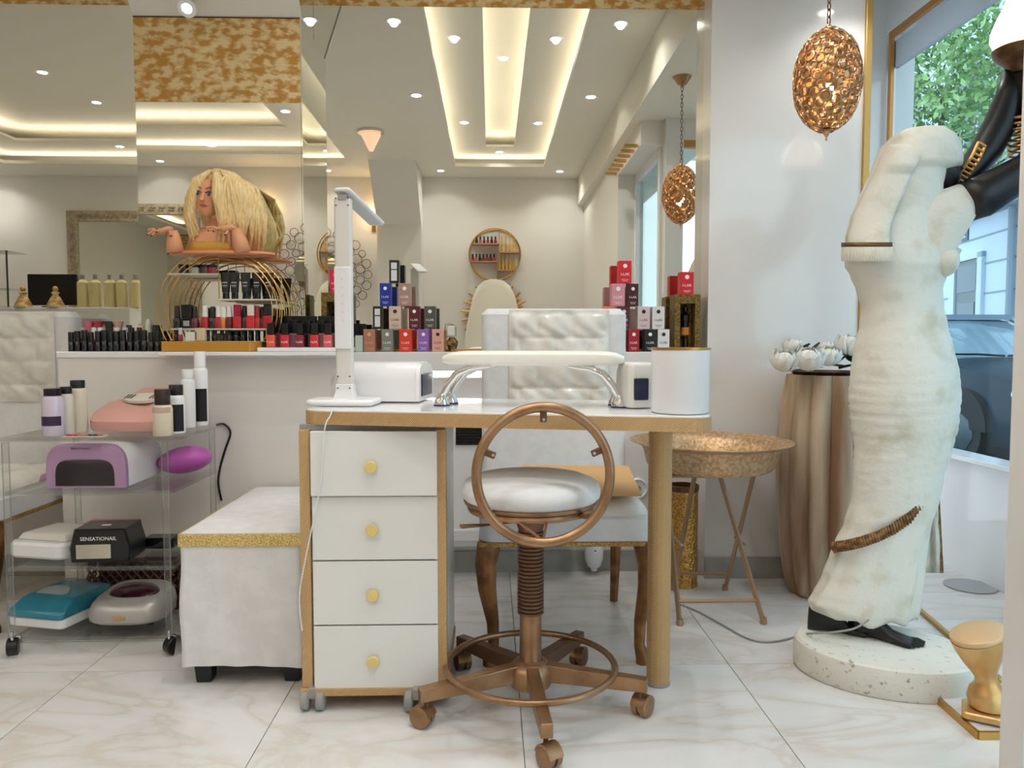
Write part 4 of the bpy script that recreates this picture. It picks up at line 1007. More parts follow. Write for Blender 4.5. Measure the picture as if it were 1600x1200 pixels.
# pink dryer
q = P(195, 667, 2.40); t = thing('nail_dryer', 'pink nail dryer with oval vent on top of the trolley', 'nail dryer', (q.x+.010, 2.505, Z0), -6); M = wmat(t)
m_pink = mat('pink_plastic', (216,164,154), .3, coat=.3)
rings = []
for zz, kx, ky, oy in ((.002,.95,.95,0),(.012,1.,1.,0),(.045,1.,1.,.0),(.07,.93,.94,.012),(.088,.80,.82,.025),(.096,.62,.66,.032)):
    pts = []
    for j in range(40):
        a = 2*math.pi*j/40; c, s = math.cos(a), math.sin(a); pts.append((.125*kx*math.copysign(abs(c)**.35, c), oy+.12*ky*math.copysign(abs(s)**.35, s), zz*(1+.30*(s if zz > .03 else 0))))
    rings.append(pts)
MB(M).loft(rings).build('shell', m_pink, t)
Mv = M @ T(.0, .0, .098) @ RX(17)
MB(Mv).loft([[(.062*k*math.cos(2*math.pi*j/32), .036*k*math.sin(2*math.pi*j/32), z) for j in range(32)] for z, k in ((-.006,1.02),(.003,1.0),(.004,.9))]).build('vent_plate', mat('vent_cream', (214,206,194), .4), t)
for i in range(11):
    if 3 <= i <= 7: continue
    a = -.052+.0104*i; MB(Mv @ T(a, 0, .0043)).box(-.0022, .0022, -.016, .016, 0, .001).build('vent_slot', m_black, t, smooth=0)
# sticker tray at the front edge
q = P(133, 678, 2.275); t = thing('gem_tray', 'small clear tray of red and black nail gems at the trolley edge', 'tray', (q.x, 2.275, Z0)); M = wmat(t)
MB(M).box(-.06, .06, -.012, .015, .0003, .003).build('tray', mat('clear_tray', (206,204,196), .2), t, smooth=0)
random.seed(5)
for i in range(14):
    MB(M @ T(-.05+.0078*i, -.004+random.uniform(-.003,.003), .003)).lathe([(.0042,0),(.003,.004),(.001,.005)], 7).build('gem', glossy([(190,30,36),(200,80,70),(26,24,26),(150,150,160)][(i//4) % 4 if i < 12 else 1]), t)
# lilac lamp on the second shelf
Z1 = zsh[1]
q0, q1 = P(72, 764, 2.30), P(197, 764, 2.30)
t = thing('nail_lamp', 'lilac and white nail lamp with wide dark opening on the second shelf', 'nail lamp', ((q0.x+q1.x)/2, 2.42, Z1), 0); M = wmat(t); wd = (q1.x-q0.x)/2; hh = P(130, 694, 2.3).z-Z1
def arch(w_, h_, y, n=22, p=.42, z0=.002, off=0):
    return [(off+w_*math.copysign(abs(math.cos(a))**p, math.cos(a)), y, z0+h_*(abs(math.sin(a))**p)) for a in [math.pi*j/n for j in range(n+1)]]
m_lil = mat('lilac_plastic', (168,134,168), .3, coat=.2)
MB(M).loft([arch(wd*.97, hh*.97, -.095), arch(wd*.97, hh*.97, .0), arch(wd*.93, hh*.95, .12), arch(wd*.8, hh*.8, .20)]).build('shell', m_white, t)
fr = MB(M).loft([arch(wd*.98, hh*.98, -.096), arch(wd, hh, -.104), arch(wd, hh, -.118), arch(wd*.95, hh*.94, -.124)]).build('front_bezel', m_lil, t)
MB(M).loft([arch(wd*.74, hh*.60, -.1245, z0=.008), arch(wd*.70, hh*.56, -.127, z0=.010)]).build('opening', mat('dark_tunnel', (44,40,44), .2), fr)
MB(M).tube([(-wd*.98,-.10,.035),(-wd*1.16,-.10,.03),(-wd*1.24,-.10,.018)], [.012,.010,.004], 10).build('side_handle', m_lil, t)
text('BEAUTYNAILS', .009, M @ T(-.01, -.1245, hh*.90) @ RX(90), mat('purple_print', (80,40,80), .5), t)
# purple oval massager
q = P(278, 735, 2.55); zz = Z1+.045
t = MB(T(q.x+.02, 2.56, zz) @ RY(-8)).ell((0,0,0), (.088,.07,.044), 32, 16).build('oval_cushion', mat('orchid_rubber', (192,104,184), .4, rgb2=(176,84,170), nscale=8), smooth=180); tag(t, 'orchid purple oval hand cushion on the second shelf', 'cushion')
# third shelf
Z2 = zsh[2]
q = P(72, 866, 2.36); t = thing('nail_dryer', 'flat white nail dryer on the third shelf', 'nail dryer', (q.x, 2.42, Z2), -14); M = wmat(t)
MB(M).rbox(-.10, .10, -.09, .11, .001, .05, .03, .008).build('shell', m_white, t)
MB(M).loft([[(x*k, y*k+.01, z) for x, y in ((-.09,-.07),(.09,-.07),(.09,.09),(-.09,.09))] for z, k in ((.05,1),(.068,.86),(.07,.8))]).build('lid', m_offw, t, bev=.004)
q0, q1 = P(108, 876, 2.29), P(200, 876, 2.29)
t = thing('nail_lamp', 'black mini nail lamp with mirrored opening and white lettering on the third shelf', 'nail lamp', ((q0.x+q1.x)/2, 2.36, Z2), 4); M = wmat(t); wd = (q1.x-q0.x)/2*.98; hh = P(150, 827, 2.29).z-Z2
oct_ = lambda k, y, h_: [(-wd*k, y, .004), (wd*k, y, .004), (wd*k*1.04, y, h_*.45), (wd*k*.86, y, h_), (-wd*k*.86, y, h_), (-wd*k*1.04, y, h_*.45)]
MB(M).loft([oct_(.94, -.072, hh*.97), oct_(1, -.066, hh), oct_(1, .05, hh), oct_(.9, .06, hh*.95)]).build('shell', m_black, t, smooth=20)
MB(M).rbox(-wd*.80, wd*.38, -.0735, -.070, .014, hh*.56, .002, .001).build('opening', mat('mirror_foil', (190,186,170), .12, 1., bump=.4, bscale=12), t)
text('SENSATIONAIL', .0155, M @ T(-.003, -.0725, hh*.72) @ RX(90), m_wtxt, t)
MB(M @ T(0, -.02, hh)).rbox(-.013, .013, -.006, .006, 0, .002, .002, .0005).build('button', m_whitegl, t)
q = P(246, 843, 2.46); ad = thing('power_adapter', 'black power adapter with looped cable on the third shelf', 'adapter', (q.x+.012, 2.47, Z2)); M = wmat(ad)
MB(M).rbox(-.05, .045, -.03, .03, .001, .036, .008, .004).build('casing', m_blackg, ad)
cp = [P(196, 850, 2.40), P(205, 838, 2.41), P(213, 826, 2.42), P(203, 822, 2.42), P(197, 836, 2.41), P(208, 848, 2.42), P(216, 836, 2.43), P(205, 845, 2.42), P(222, 843, 2.44)]
MB().tube(curve([Vector((p.x, p.y, max(p.z, Z2+.004))) for p in cp]), .0026, 6).build('cable', m_black, ad)
t = MB(T(P(175, 830, 2.62).x, 2.62, Z2+.0005)).rbox(-.085, .085, -.04, .04, 0, .05, .01, .004).build('pink_case', mat('rose_case', (206,140,136), .4)); tag(t, 'low rose pink case behind the black mini lamp', 'case')
# bottom shelf
Z3 = zsh[3]
q = P(82, 972, 2.36); t = thing('nail_dryer', 'teal and white nail dryer on the bottom shelf', 'nail dryer', (q.x-.018, 2.42, Z3), -14); M = wmat(t)
MB(M).rbox(-.10, .10, -.09, .14, .001, .032, .02, .005).build('base', m_white, t)
MB(M).loft([[(x*kx, y*ky+oy, z) for x, y in ((-.10,-.09),(-.085,-.10),(.085,-.10),(.10,-.09),(.10,.13),(-.10,.13))] for z, kx, ky, oy in ((.032,1,.95,0),(.05,1,.93,.004),(.075,.9,.75,.03),(.08,.85,.7,.035))]).build('cover', mat('teal_plastic', (38,122,146), .25, coat=.3), t, bev=.004)
MB(M @ T(-.02, .0, .074) @ RX(12)).loft([[(.055*k*math.cos(2*math.pi*j/24), .05*k*math.sin(2*math.pi*j/24), z) for j in range(24)] for z, k in ((0,1),(.006,1),(.008,.9))]).build('window', mat('pale_window', (160,176,176), .2), t)
q = P(188, 980, 2.33); t = thing('nail_lamp', 'silver nail lamp with dark plum dome on the bottom shelf', 'nail lamp', (q.x, 2.42, Z3), 0); M = wmat(t)
m_silver = mat('silver_plastic', (176,174,172), .3, .3)
rings = []
for zz, k, oy in ((.008,.9,0),(.016,.98,0),(.04,1,0),(.06,.95,.006),(.076,.84,.012)):
    rings.append([(.118*k*math.copysign(abs(math.cos(a))**.6, math.cos(a)), oy+.10*k*math.copysign(abs(math.sin(a))**.6, math.sin(a)), zz+.02*max(0, math.sin(a))*k*(zz > .03)) for a in [2*math.pi*j/40 for j in range(40)]])
MB(M).loft(rings).build('shell', m_silver, t)
MB(M @ T(0, .006, .077) @ RX(12)).ell((0,0,0), (.078,.056,.022), 30, 12).build('dome', mat('plum_dome', (46,14,28), .06, coat=.6), t)
MB(M @ T(0, -.0985, .035) @ RX(90)).rbox(-.02, .02, -.006, .004, 0, .004, .003, .001).build('emblem', m_goldpaint, t)
for s in (-1, 1):
    for y in (-.06, .06): MB(M @ T(s*.08, y, 0)).cyl(.008, .0005, .012, 10).build('rubber_foot', m_black, t)
# lattice basket on the floor behind the trolley : pierced walls of crossing strips
q = P(218, 935, 2.69); bk = thing('lattice_basket', 'brown pierced lattice basket on the floor behind the trolley', 'basket', (q.x, 2.672, 0)); M = wmat(bk)
m_bk = mat('brown_basket', (92,62,44), .5, .2); x0b, x1b, hb_ = -.155, .155, P(218, 868, 2.66).z
def lattice(Mx, w_, h_):
    b = MB(Mx); n = int(w_/.03)
    b.box(0, w_, -.002, .002, h_-.012, h_).box(0, w_, -.002, .002, 0, .014)
    for i in range(-4, n+1):
        for s in (0, 1):
            pts = []
            for k in range(13):
                z = .012+(h_-.024)*k/12; x = i*.03+(z if s == 0 else (h_-z))*.9
                if 0 <= x <= w_: pts.append((x, 0, z))
            if len(pts) > 2: b.tube(pts, .0035, 4)
    return b
lattice(M @ T(x0b, -.035, .0005), x1b-x0b, hb_).build('lattice_wall', m_bk, bk, smooth=0)
lattice(M @ T(x1b, -.035, .0005) @ RZ(90), .075, hb_).build('lattice_wall', m_bk, bk, smooth=0)
lattice(M @ T(x0b, -.035, .0005) @ RZ(90), .075, hb_).build('lattice_wall', m_bk, bk, smooth=0)
MB(M).box(x0b, x1b, -.035, .04, .0005, .006).box(x0b+.01, x1b-.01, .032, .038, .006, hb_*.9).build('basket_floor', mat('dark_basket', (60,40,30), .6), bk, smooth=0)
# black cable down the wall
cab_ = MB().tube(curve([P(338, 664, 2.718), P(350, 663, 2.718), P(360, 676, 2.718), P(352, 702, 2.718), P(344, 730, 2.718), P(341, 755, 2.718), P(346, 782, 2.718)]), .004, 8).build('power_cable', m_black); tag(cab_, 'black power cable hanging behind the trolley', 'cable')

# ================================================================== pendant lamp of copper rings
pc = P(1293, 126, 2.2); prx, prz = 50*2.2/F, 78*2.2/F
pen = thing('pendant_lamp', 'pierced copper egg pendant lamp hanging by the glossy panel', 'pendant lamp', (pc.x, pc.y, pc.z-prz))
Mp = T(*pc)
m_cop = mat('hammered_copper', (178,136,94), .32, .8, (206,170,124), 50.)
m_copin = mat('copper_inner', (196,152,106), .35, .7)
N_ = 210; ga = math.pi*(3-5**.5)
rb = []
for layer in (0,):
    for i in range(N_):
        zc_ = 1-2*(i+.5)/N_; a = i*ga; rr_ = math.sqrt(1-zc_*zc_)
        p_ = Vector((prx*rr_*math.cos(a), prx*rr_*math.sin(a), prz*zc_)); nn = Vector((p_.x/prx**2, p_.y/prx**2, p_.z/prz**2)).normalized()
        t1 = nn.cross(Vector((.3,.2,1))).normalized(); t2 = nn.cross(t1)
        rad_ = .0118*(.85+.3*random.random()); b = MB(Mp)
        pts = [p_+t1*rad_*math.cos(2*math.pi*k/9)+t2*rad_*math.sin(2*math.pi*k/9)+nn*.0012*math.sin(i) for k in range(9)]
        b.tube(pts, .0024, 4, closed=True); rb.append(b)
rest = MB()
for i, b in enumerate(rb):
    if i < 300: pass
    n0 = len(rest.v); rest.v += b.v; rest.f += [tuple(k+n0 for k in f_) for f_ in b.f]
shell = rest.build('ring_shell', m_cop, pen); shell['kind'] = 'stuff'
# inner perforated skin: small plates between the rings
sk = MB(Mp); n, m2 = 56, 40
for i in range(m2):
    for j in range(n):
        if (i*7+j*5+(i*j) % 3) % 4 == 0 and i > 2: continue
        def sp(ii, jj):
            a = -math.pi/2+math.pi*ii/m2; b2 = 2*math.pi*jj/n; return (prx*.965*math.cos(a)*math.cos(b2), prx*.965*math.cos(a)*math.sin(b2), prz*.965*math.sin(a))
        if i*1./m2 < .97: sk.add([sp(i,j), sp(i,j+1), sp(i+1,j+1), sp(i+1,j)], [(0,1,2,3)])
sk.build('pierced_skin', m_copin, pen, smooth=0)['kind'] = 'stuff'
MB(Mp @ T(0,0,-.035)).ell((0,0,0), (.020,.020,.026), 16, 10).build('bulb', emis('warm_bulb', (255,226,180), 50.), pen)
light('POINT', 'bulb_light', pen, (pc.x, pc.y, pc.z-.035), 5., (1,.86,.66), shadow_soft_size=.022)
MB(Mp).tube([(0,0,.0),(0,0,prz+.01)], .004, 8).build('stem', m_cop, pen)
MB(Mp).lathe([(.022,prz-.008),(.010,prz+.004),(.006,prz+.012),(.001,prz+.014)], 16).build('top_cap', m_cop, pen)
MB(Mp).lathe([(.001,-prz-.026),(.003,-prz-.022),(.002,-prz-.016),(.006,-prz-.010),(.010,-prz-.002),(.016,-prz+.004),(.001,-prz+.005)], 14).build('finial', m_cop, pen)
zc0 = pc.z+prz+.014; zc1_ = 2.245-.05; nl_ = max(4, int((zc1_-zc0)/.019)); 
for i in range(nl_):
    z = zc0+(zc1_-zc0)*(i+.5)/nl_; L2 = (zc1_-zc0)/nl_*.62
    pts = [(.0055*math.cos(a), 0, L2*math.sin(a)) for a in [2*math.pi*k/12 for k in range(12)]]
    MB(T(pc.x, pc.y, z) @ RZ(90*(i % 2)+20)).tube(pts, .0017, 5, closed=True).build('chain_link', m_copperdk, pen)
MB(T(pc.x, pc.y, 2.245)).lathe([(.001,-.052),(.007,-.052),(.010,-.045),(.024,-.035),(.040,-.010),(.046,-.004),(.046,-.0005),(.001,-.0005)], 26).build('canopy', m_copper, pen)

# ================================================================== folding tray table
ft = PZ(1062, 976, 0); ft2 = PZ(1193, 974, 0)
tyc = 2.62; tc_ = P(1110, 692, tyc)
tb = thing('tray_table', 'round hammered gold tray on folding crossed legs', 'table', (tc_.x, tyc, 0)); M = T(tc_.x, tyc, 0)
rt = 126*tyc/F; zt = P(1110, 690, tyc).z
m_ham = mat('hammered_gold', (186,146,104), .38, .6, (210,184,148), 80., .7, 90.)
MB(M).lathe([(.001,zt-.090),(rt*.74,zt-.090),(rt*.79,zt-.075),(rt*.83,zt-.03),(rt*.86,zt-.012),(rt,zt+.003),(rt,zt+.006),(rt*.85,zt-.008),(rt*.80,zt-.03),(rt*.76,zt-.06),(.001,zt-.066)], 56).build('tray', m_ham, tb)
m_leg = mat('champagne_metal', (178,150,118), .35, .7)
zj = zt-.092
def fold_leg(foot, top):
    foot = Vector((foot.x, foot.y, .004)); top = Vector((top.x, top.y, zj))
    o = MB().tube([foot, top], .0085, 4).build('leg', m_leg, tb, smooth=0)
    MB(T(foot.x, foot.y, 0)).lathe([(.001,.0005),(.011,.0005),(.012,.008),(.010,.022),(.001,.022)], 12).build('foot_cap', m_leg, o)
    return foot, top
yf, yk = 2.80, 2.50        # tops of the front-footed and of the back-footed frame
A1 = fold_leg(PZ(1193, 975, 0), PZ(1124, 740, zj)); A2 = fold_leg(PZ(1062, 977, 0), PZ(1040, 740, zj))
B1 = fold_leg(PZ(1133, 922, 0), PZ(1178, 740, zj)); B2 = fold_leg(PZ(1052, 922, 0), PZ(1086, 740, zj))
for (p_, q_), f_ in (((A1, A2), .15), ((B1, B2), .15), ((A1, A2), .985), ((B1, B2), .985)):
    a_, b_ = p_[0].lerp(p_[1], f_), q_[0].lerp(q_[1], f_)
    MB().tube([a_, b_], .007, 4).build('stretcher' if f_ < .5 else 'top_bar', m_leg, tb, smooth=0)
for p_, q_ in ((A1, B1), (A2, B2)):
    m_ = (p_[0].lerp(p_[1], .5)+q_[0].lerp(q_[1], .5))/2; MB(T(*m_) @ RX(90)).cyl(.005, -.05, .05, 10).build('pivot', m_leg, tb)
# gold embossed bin behind
q = P(1066, 920, 2.86); rbn = 24*2.86/F; hbn = P(1066, 757, 2.86).z
bn = thing('umbrella_stand', 'embossed gold cylinder bin standing behind the tray table', 'bin', (q.x, 2.86, 0)); M = wmat(bn)
m_emb = mat('embossed_gold', (150,108,52), .3, .8, (206,160,86), 110., 1.0, 110., kind='voronoi', lo=.1, hi=.6)
MB(M).lathe([(.001,.0005),(rbn,.0005),(rbn,.012),(rbn*.96,.016),(rbn*.96,hbn-.02)], 30).build('body', m_emb, bn)
MB(M).lathe([(rbn*.97,hbn-.022),(rbn*1.02,hbn-.016),(rbn*1.02,hbn),(rbn*.92,hbn),(rbn*.92,hbn-.1)], 30).build('rim', m_copperdk, bn)

# ================================================================== fluted planter with peonies
yp_ = 2.755; px = P(1292, 800, yp_).x
pt = thing('fluted_planter', 'tall fluted beige-brown planter behind the statue', 'planter', (px, yp_, 0)); M = T(px, yp_, 0)
m_pl = mat('weathered_planter', (134,102,74), .7, rgb2=(198,180,156), nscale=5., bump=.2, bscale=40., stretch=(2.2,2.2,.2), lo=.36, hi=.64)
prof = [(940,52),(930,58),(900,64),(860,69),(800,74),(740,77),(700,77),(650,74),(610,68),(585,64)]
rings = []; n = 156
zbase = P(1292, 945, yp_-.14).z
for v, r in prof:
    z = max(.0008, P(1292, v, yp_-.10).z if v > 900 else P(1292, v, yp_).z); 
    if v == 940: z = .0008
    elif v == 930: z = .012
    elif v == 900: z = .07
    rr = r*yp_/F
    rings.append([(rr*(.88+.15*abs(math.sin(13*math.pi*j/n))**.7)*math.cos(2*math.pi*j/n), rr*(.88+.15*abs(math.sin(13*math.pi*j/n))**.7)*math.sin(2*math.pi*j/n), z) for j in range(n)])
ztp = rings[-1][0][2]
rings.append([(p[0]*.9, p[1]*.9, ztp) for p in rings[-1]]); rings.append([(p[0]*.95, p[1]*.95, ztp-.04) for p in rings[-1]])
MB(M).loft(rings).build('vessel', m_pl, pt, smooth=35)
rp = 64*yp_/F
MB(M).lathe([(.001,ztp-.01),(rp*.8,ztp-.01),(rp*.92,ztp+.012),(rp*.86,ztp+.012),(rp*.78,ztp-.004),(.001,ztp-.006)], 36).build('liner_dish', mat('dark_bronze_dish', (72,48,28), .35, .5), pt)
# flowers
m_pet = mat('white_petal', (236,236,230), .6); m_petg = mat('greenish_petal', (214,224,176), .6); m_leaf = mat('dark_leaf', (44,66,40), .5)
random.seed(11)
def peony(u, v, Y, r, label, green=False, tilt=0):
    q = P(u, v, Y); t = thing('peony', label, 'flower', (q.x, Y, q.z-r*.6)); Mq = T(*q) @ RX(tilt)
    for layer in range(4):
        np_ = (5, 6, 7, 8)[layer]; rr = r*(.42+.19*layer); top = (88, 74, 56, 32)[layer]
        for k in range(np_):
            a = 2*math.pi*k/np_+layer*.7+random.uniform(-.2,.2); hw_ = math.pi/np_*1.3; vs, fs = [], []; tp = R(top+random.uniform(-10,10))
            for i in range(6):
                s_ = i/5; ph = R(-80)+(tp-R(-80))*s_
                for j in range(6):
                    w_ = (j-2.5)/2.5; az = a+hw_*w_*(.45+.55*math.sin(math.pi*min(1, .15+.75*s_)))
                    rad_ = rr*(1+.20*s_**3*(layer > 0)+.09*math.sin(6*w_+k*2)*s_-.06*w_*w_); dz = -.18*rr*w_*w_*s_
                    vs.append((rad_*math.cos(ph)*math.cos(az), rad_*math.cos(ph)*math.sin(az), rad_*math.sin(ph)*.85+dz))
            for i in range(5):
                for j in range(5): e_ = i*6+j; fs.append((e_, e_+1, e_+7, e_+6))
            MB(Mq).add(vs, fs).build('petal', m_petg if (green and layer < 2) else m_pet, t, smooth=180)
    MB(Mq).ell((0,0,-r*.05), (r*.74,r*.74,r*.62), 14, 8).build('heart', m_petg if green else m_pet, t)
    MB(Mq).tube([(0,0,-r*.25), (0,.0,-r*.7)], r*.08, 6).build('stem', m_leaf, t)
peony(1226, 563, 2.60, .046, 'white peony leaning over the planter edge nearest the tray table', tilt=25)
peony(1263, 560, 2.60, .050, 'large white peony at the front of the planter', tilt=20)
peony(1239, 541, 2.70, .036, 'white peony bud standing above the others', True)
peony(1294, 556, 2.64, .042, 'white peony with green-tinged centre in the planter', True, 15)
peony(1290, 545, 2.74, .036, 'pale green-white peony at the back of the planter', True)
peony(1329, 539, 2.66, .050, 'full round white peony nearest the statue', tilt=10)
for i, (u, v, a, b_) in enumerate(((1252,546,30,50),(1276,574,-20,80),(1318,558,60,40),(1332,562,-50,55),(1306,570,10,85),(1246,578,140,80),(1322,572,20,70),(1268,548,90,35))):
    q = P(u, v, 2.66); Mk = T(*q) @ RZ(a) @ RX(b_); vs, fs = [], []
    for k in range(7):
        s_ = k/6; w_ = .021*math.sin(math.pi*s_)**.8+.0008
        for j in (-1, 0, 1): vs.append((w_*j, .006*abs(j)-.01*s_, -.035+.075*s_))
    for k in range(6):
        for j in range(2): e_ = k*3+j; fs.append((e_, e_+1, e_+4, e_+3))
    MB(Mk).add(vs, fs).build('leaf', m_leaf, pt, smooth=180)
# ================================================================== lamp-bearing statue
YS = 2.16
sb = PZ(1381, 1008, .08)
sta = thing('lamp_statue', 'tall statue of a veiled woman in distressed white drapery raising a globe lamp', 'statue', (sb.x, sb.y, 0))
m_dis = mat('distressed_white', (222,218,206), .6, rgb2=(190,180,152), nscale=13., bump=.4, bscale=75., lo=.50, hi=.85, detail=8.)
m_dis2 = mat('distressed_base', (224,221,210), .6, rgb2=(160,150,126), nscale=60., bump=.5, bscale=60., lo=.62, hi=.72)
m_ebony = mat('ebony_black', (22,20,20), .38)
m_rope = mat('brown_fringe', (142,102,58), .6, .2, (96,64,32), 60.)
Mb = T(sb.x, sb.y, 0) @ RZ(-24)
rings = []
for z, k in ((.0008,.98),(.008,1.0),(.066,1.0),(.078,.985),(.083,.95)):
    rings.append([(.236*k*math.cos(2*math.pi*j/64), .178*k*math.sin(2*math.pi*j/64), z) for j in range(64)])
MB(Mb).loft(rings).build('plinth', m_dis2, sta, smooth=30)
ROWS = [(199,1432,1452),(204,1410,1476),(214,1393,1488),(230,1379,1495),(250,1370,1498),(262,1366,1497),(268,1363,1474),(290,1352,1470),(310,1342,1470),(340,1330,1468),(370,1323,1466),(400,1321,1478),(414,1323,1479),(430,1332,1474),(450,1341,1468),(480,1350,1469),(510,1347,1474),(540,1340,1482),(580,1334,1490),(620,1331,1493),(660,1334,1490),(700,1339,1481),(740,1337,1469),(780,1334,1462),(820,1322,1450),(850,1307,1445),(870,1299,1442),(900,1288,1440),(930,1273,1437),(950,1265,1434),(962,1267,1430)]
def srow(v):
    for i in range(len(ROWS)-1):
        a, b = ROWS[i], ROWS[i+1]
        if a[0] <= v <= b[0]:
            f_ = (v-a[0])/(b[0]-a[0]); f_ = f_*f_*(3-2*f_)*.5+f_*.5
            return a[1]+(b[1]-a[1])*f_, a[2]+(b[2]-a[2])*f_
    return ROWS[-1][1:]
def sdepth(v):     # half depth as a fraction of half width
    for (a, ka), (b, kb) in zip(((199,.9),(260,.8),(330,.62),(420,.70),(480,.80),(600,.85),(760,.78),(860,.62),(962,.55)), ((260,.8),(330,.62),(420,.70),(480,.80),(600,.85),(760,.78),(860,.62),(962,.55),(1000,.55))):
        if a <= v <= b: return ka+(kb-ka)*(v-a)/(b-a)
    return .6
def sring(v, grow=0., n=72, folds=True):
    l, r = srow(v); pl_, pr_ = P(l, v, YS), P(r, v, YS); xc = (pl_.x+pr_.x)/2; rx = (pr_.x-pl_.x)/2+grow; ry = rx*sdepth(v)+grow*.2
    out = []
    for j in range(n):
        a = 2*math.pi*j/n; k = 1.
        if folds:
            if v > 780: k += min(1, (v-780)/100)*(.035*math.sin(11*a+.8)+.02*math.sin(17*a+v*.02))*(.3+.7*abs(math.sin(a)))
            if 520 < v < 800:
                w_ = math.sin(math.pi*min(1, (v-520)/280)); mk = .35+.65*math.sin(2*a+v*.017+.6)**2
                ph = v*.19+1.6*math.cos(a+.4)+.9*math.sin(2*a+v*.013)+.5*math.sin(v*.05)
                k -= .022*w_*mk*abs(math.cos(ph))**9
                k -= .014*w_*(1.35-mk)*abs(math.cos(ph*1.63+.7+a))**10
            if 415 < v < 520: k += .006*math.sin(v*.21+3*math.cos(a+.5))
            if 285 < v < 415: k += .012*math.sin(6*a+.6)
            k += .004*math.sin(5*a+v*.07)
        z = pl_.z + (.008*math.sin(9*a+1) if v > 955 else 0) + (.034*max(0, -math.cos(a)-.25)*(v-920)/42 if v > 920 else 0)
        out.append((xc+rx*k*math.cos(a), YS+ry*k*math.sin(a), z))
    return out
vv = [199,201,204,208,214]+list(range(220, 956, 4))+[958, 962]
MB().loft([sring(v) for v in vv]).build('drapery', m_dis, sta, smooth=180)
def onbody(u, v, off=.006):
    l, r = srow(v); pl_, pr_ = P(l, v, YS), P(r, v, YS); xc = (pl_.x+pr_.x)/2; rx = (pr_.x-pl_.x)/2; ry = rx*sdepth(v)
    q = P(u, v, YS); t_ = max(-.995, min(.995, (q.x-xc)/rx)); s_ = math.sqrt(1-t_*t_); y = YS-ry*s_-off*max(s_, .2)
    return P(u, v, y)+Vector((off*t_*abs(t_)*.8, 0, 0))
# veil falling over the back with fringed hem
def sheet(rows, th, nm, m, par, smooth=180):
    nx = len(rows[0]); vs = [p for r_ in rows for p in r_]; fs = []
    for j in range(len(rows)-1):
        for i in range(nx-1): k = j*nx+i; fs.append((k, k+1, k+nx+1, k+nx))
    o = MB().add(vs, fs).build(nm, m, par, smooth=smooth); so = o.modifiers.new('thick', 'SOLIDIFY'); so.thickness = th; so.offset = 0; return o
rows = []
for k in range(24):
    v = 226+k*7; l = srow(v)[0]; row = []; g_ = k/23
    rr_ = 1452-62*min(1, g_*1.25)**.8
    for i in range(15):
        f_ = i/14; u = l+1+(rr_-l-1)*f_
        row.append(onbody(u, v, -.014+.027*g_**.6*(.45+.55*f_)+.0025*math.sin(f_*9+v*.02)*g_))
    rows.append(row)
sheet(rows, .005, 'veil', m_dis, sta)
rows = []
for v in (379, 383, 386): rows.append([onbody(1321+(1394-1321)*i/14, v, .013) for i in range(15)])
sheet(rows, .004, 'veil_band', mat('bronze_line', (96,72,40), .5, .3), sta)
fb = MB()
for i in range(34):
    u = 1322+72*i/33; fb.tube([onbody(u, 386, .014), onbody(u, 397, .016), onbody(u+random.uniform(-.6,.6), 408, .015)], [.0022,.0026,.0018], 5)
fb.build('veil_fringe', m_dis, sta)['kind'] = 'stuff'
# sleeve
rings = []
for uT, v0, uB, v1, dp, dy in ((1396,336,1396,420,.020,-.012),(1415,324,1412,428,.032,-.024),(1442,308,1436,434,.044,-.036),(1470,297,1455,431,.050,-.044),(1490,290,1470,420,.050,-.048),(1508,284,1484,398,.048,-.050),(1522,279,1498,372,.046,-.052),(1533,275,1510,350,.044,-.052),(1537,275,1513,345,.044,-.052)):
    a, b = P(uT, v0, YS+dy), P(uB, v1, YS+dy); n = 36; rg = []
    for j in range(n):
        th = 2*math.pi*j/n; c, s = math.cos(th), math.sin(th); q = a.lerp(b, .5-.5*s)
        rg.append((q.x, YS+dy+dp*(1+.05*math.sin(5*th))*math.copysign(abs(c)**.8, c), q.z))
    rings.append(rg)
MB().loft(rings).build('sleeve', m_dis, sta, smooth=60)
q = P(1474, 408, YS-.05); MB(T(*q)).ell((0,0,0), (.036,.05,.045), 20, 12).build('bust', m_dis, sta)
q = P(1487, 392, YS-.04); MB(T(*q) @ RY(30)).box(-.018, .018, -.02, .02, -.02, .012).build('corsage_fold', m_dis, sta, smooth=0, bev=.006)
# face
q = P(1471, 268, YS-.004); Mf = T(*q) @ RY(-18)
rings = []
for z, rx, ry in ((-.058,.008,.012),(-.05,.022,.026),(-.03,.034,.036),(0,.042,.042),(.03,.042,.042),(.05,.03,.03),(.058,.008,.008)):
    rings.append([(rx*math.cos(2*math.pi*j/24)+(.004 if z > -.02 else .01), ry*math.sin(2*math.pi*j/24), z) for j in range(24)])
fc = MB(Mf).loft(rings).build('face', m_ebony, sta, smooth=180)
MB(Mf).tube([(.042,0,.02),(.052,0,.002),(.056,0,-.008),(.044,0,-.014)], [.004,.006,.007,.003], 8).build('nose', m_ebony, fc)
MB(Mf).tube([(.036,-.014,-.026),(.045,0,-.025),(.036,.014,-.026)], [.002,.005,.002], 8).build('lips', m_ebony, fc)
for s in (-1, 1): MB(Mf).ell((.037,s*.017,.006), (.006,.009,.004), 10, 6).build('eye', mat('bronze_eye', (120,90,60), .3), fc)
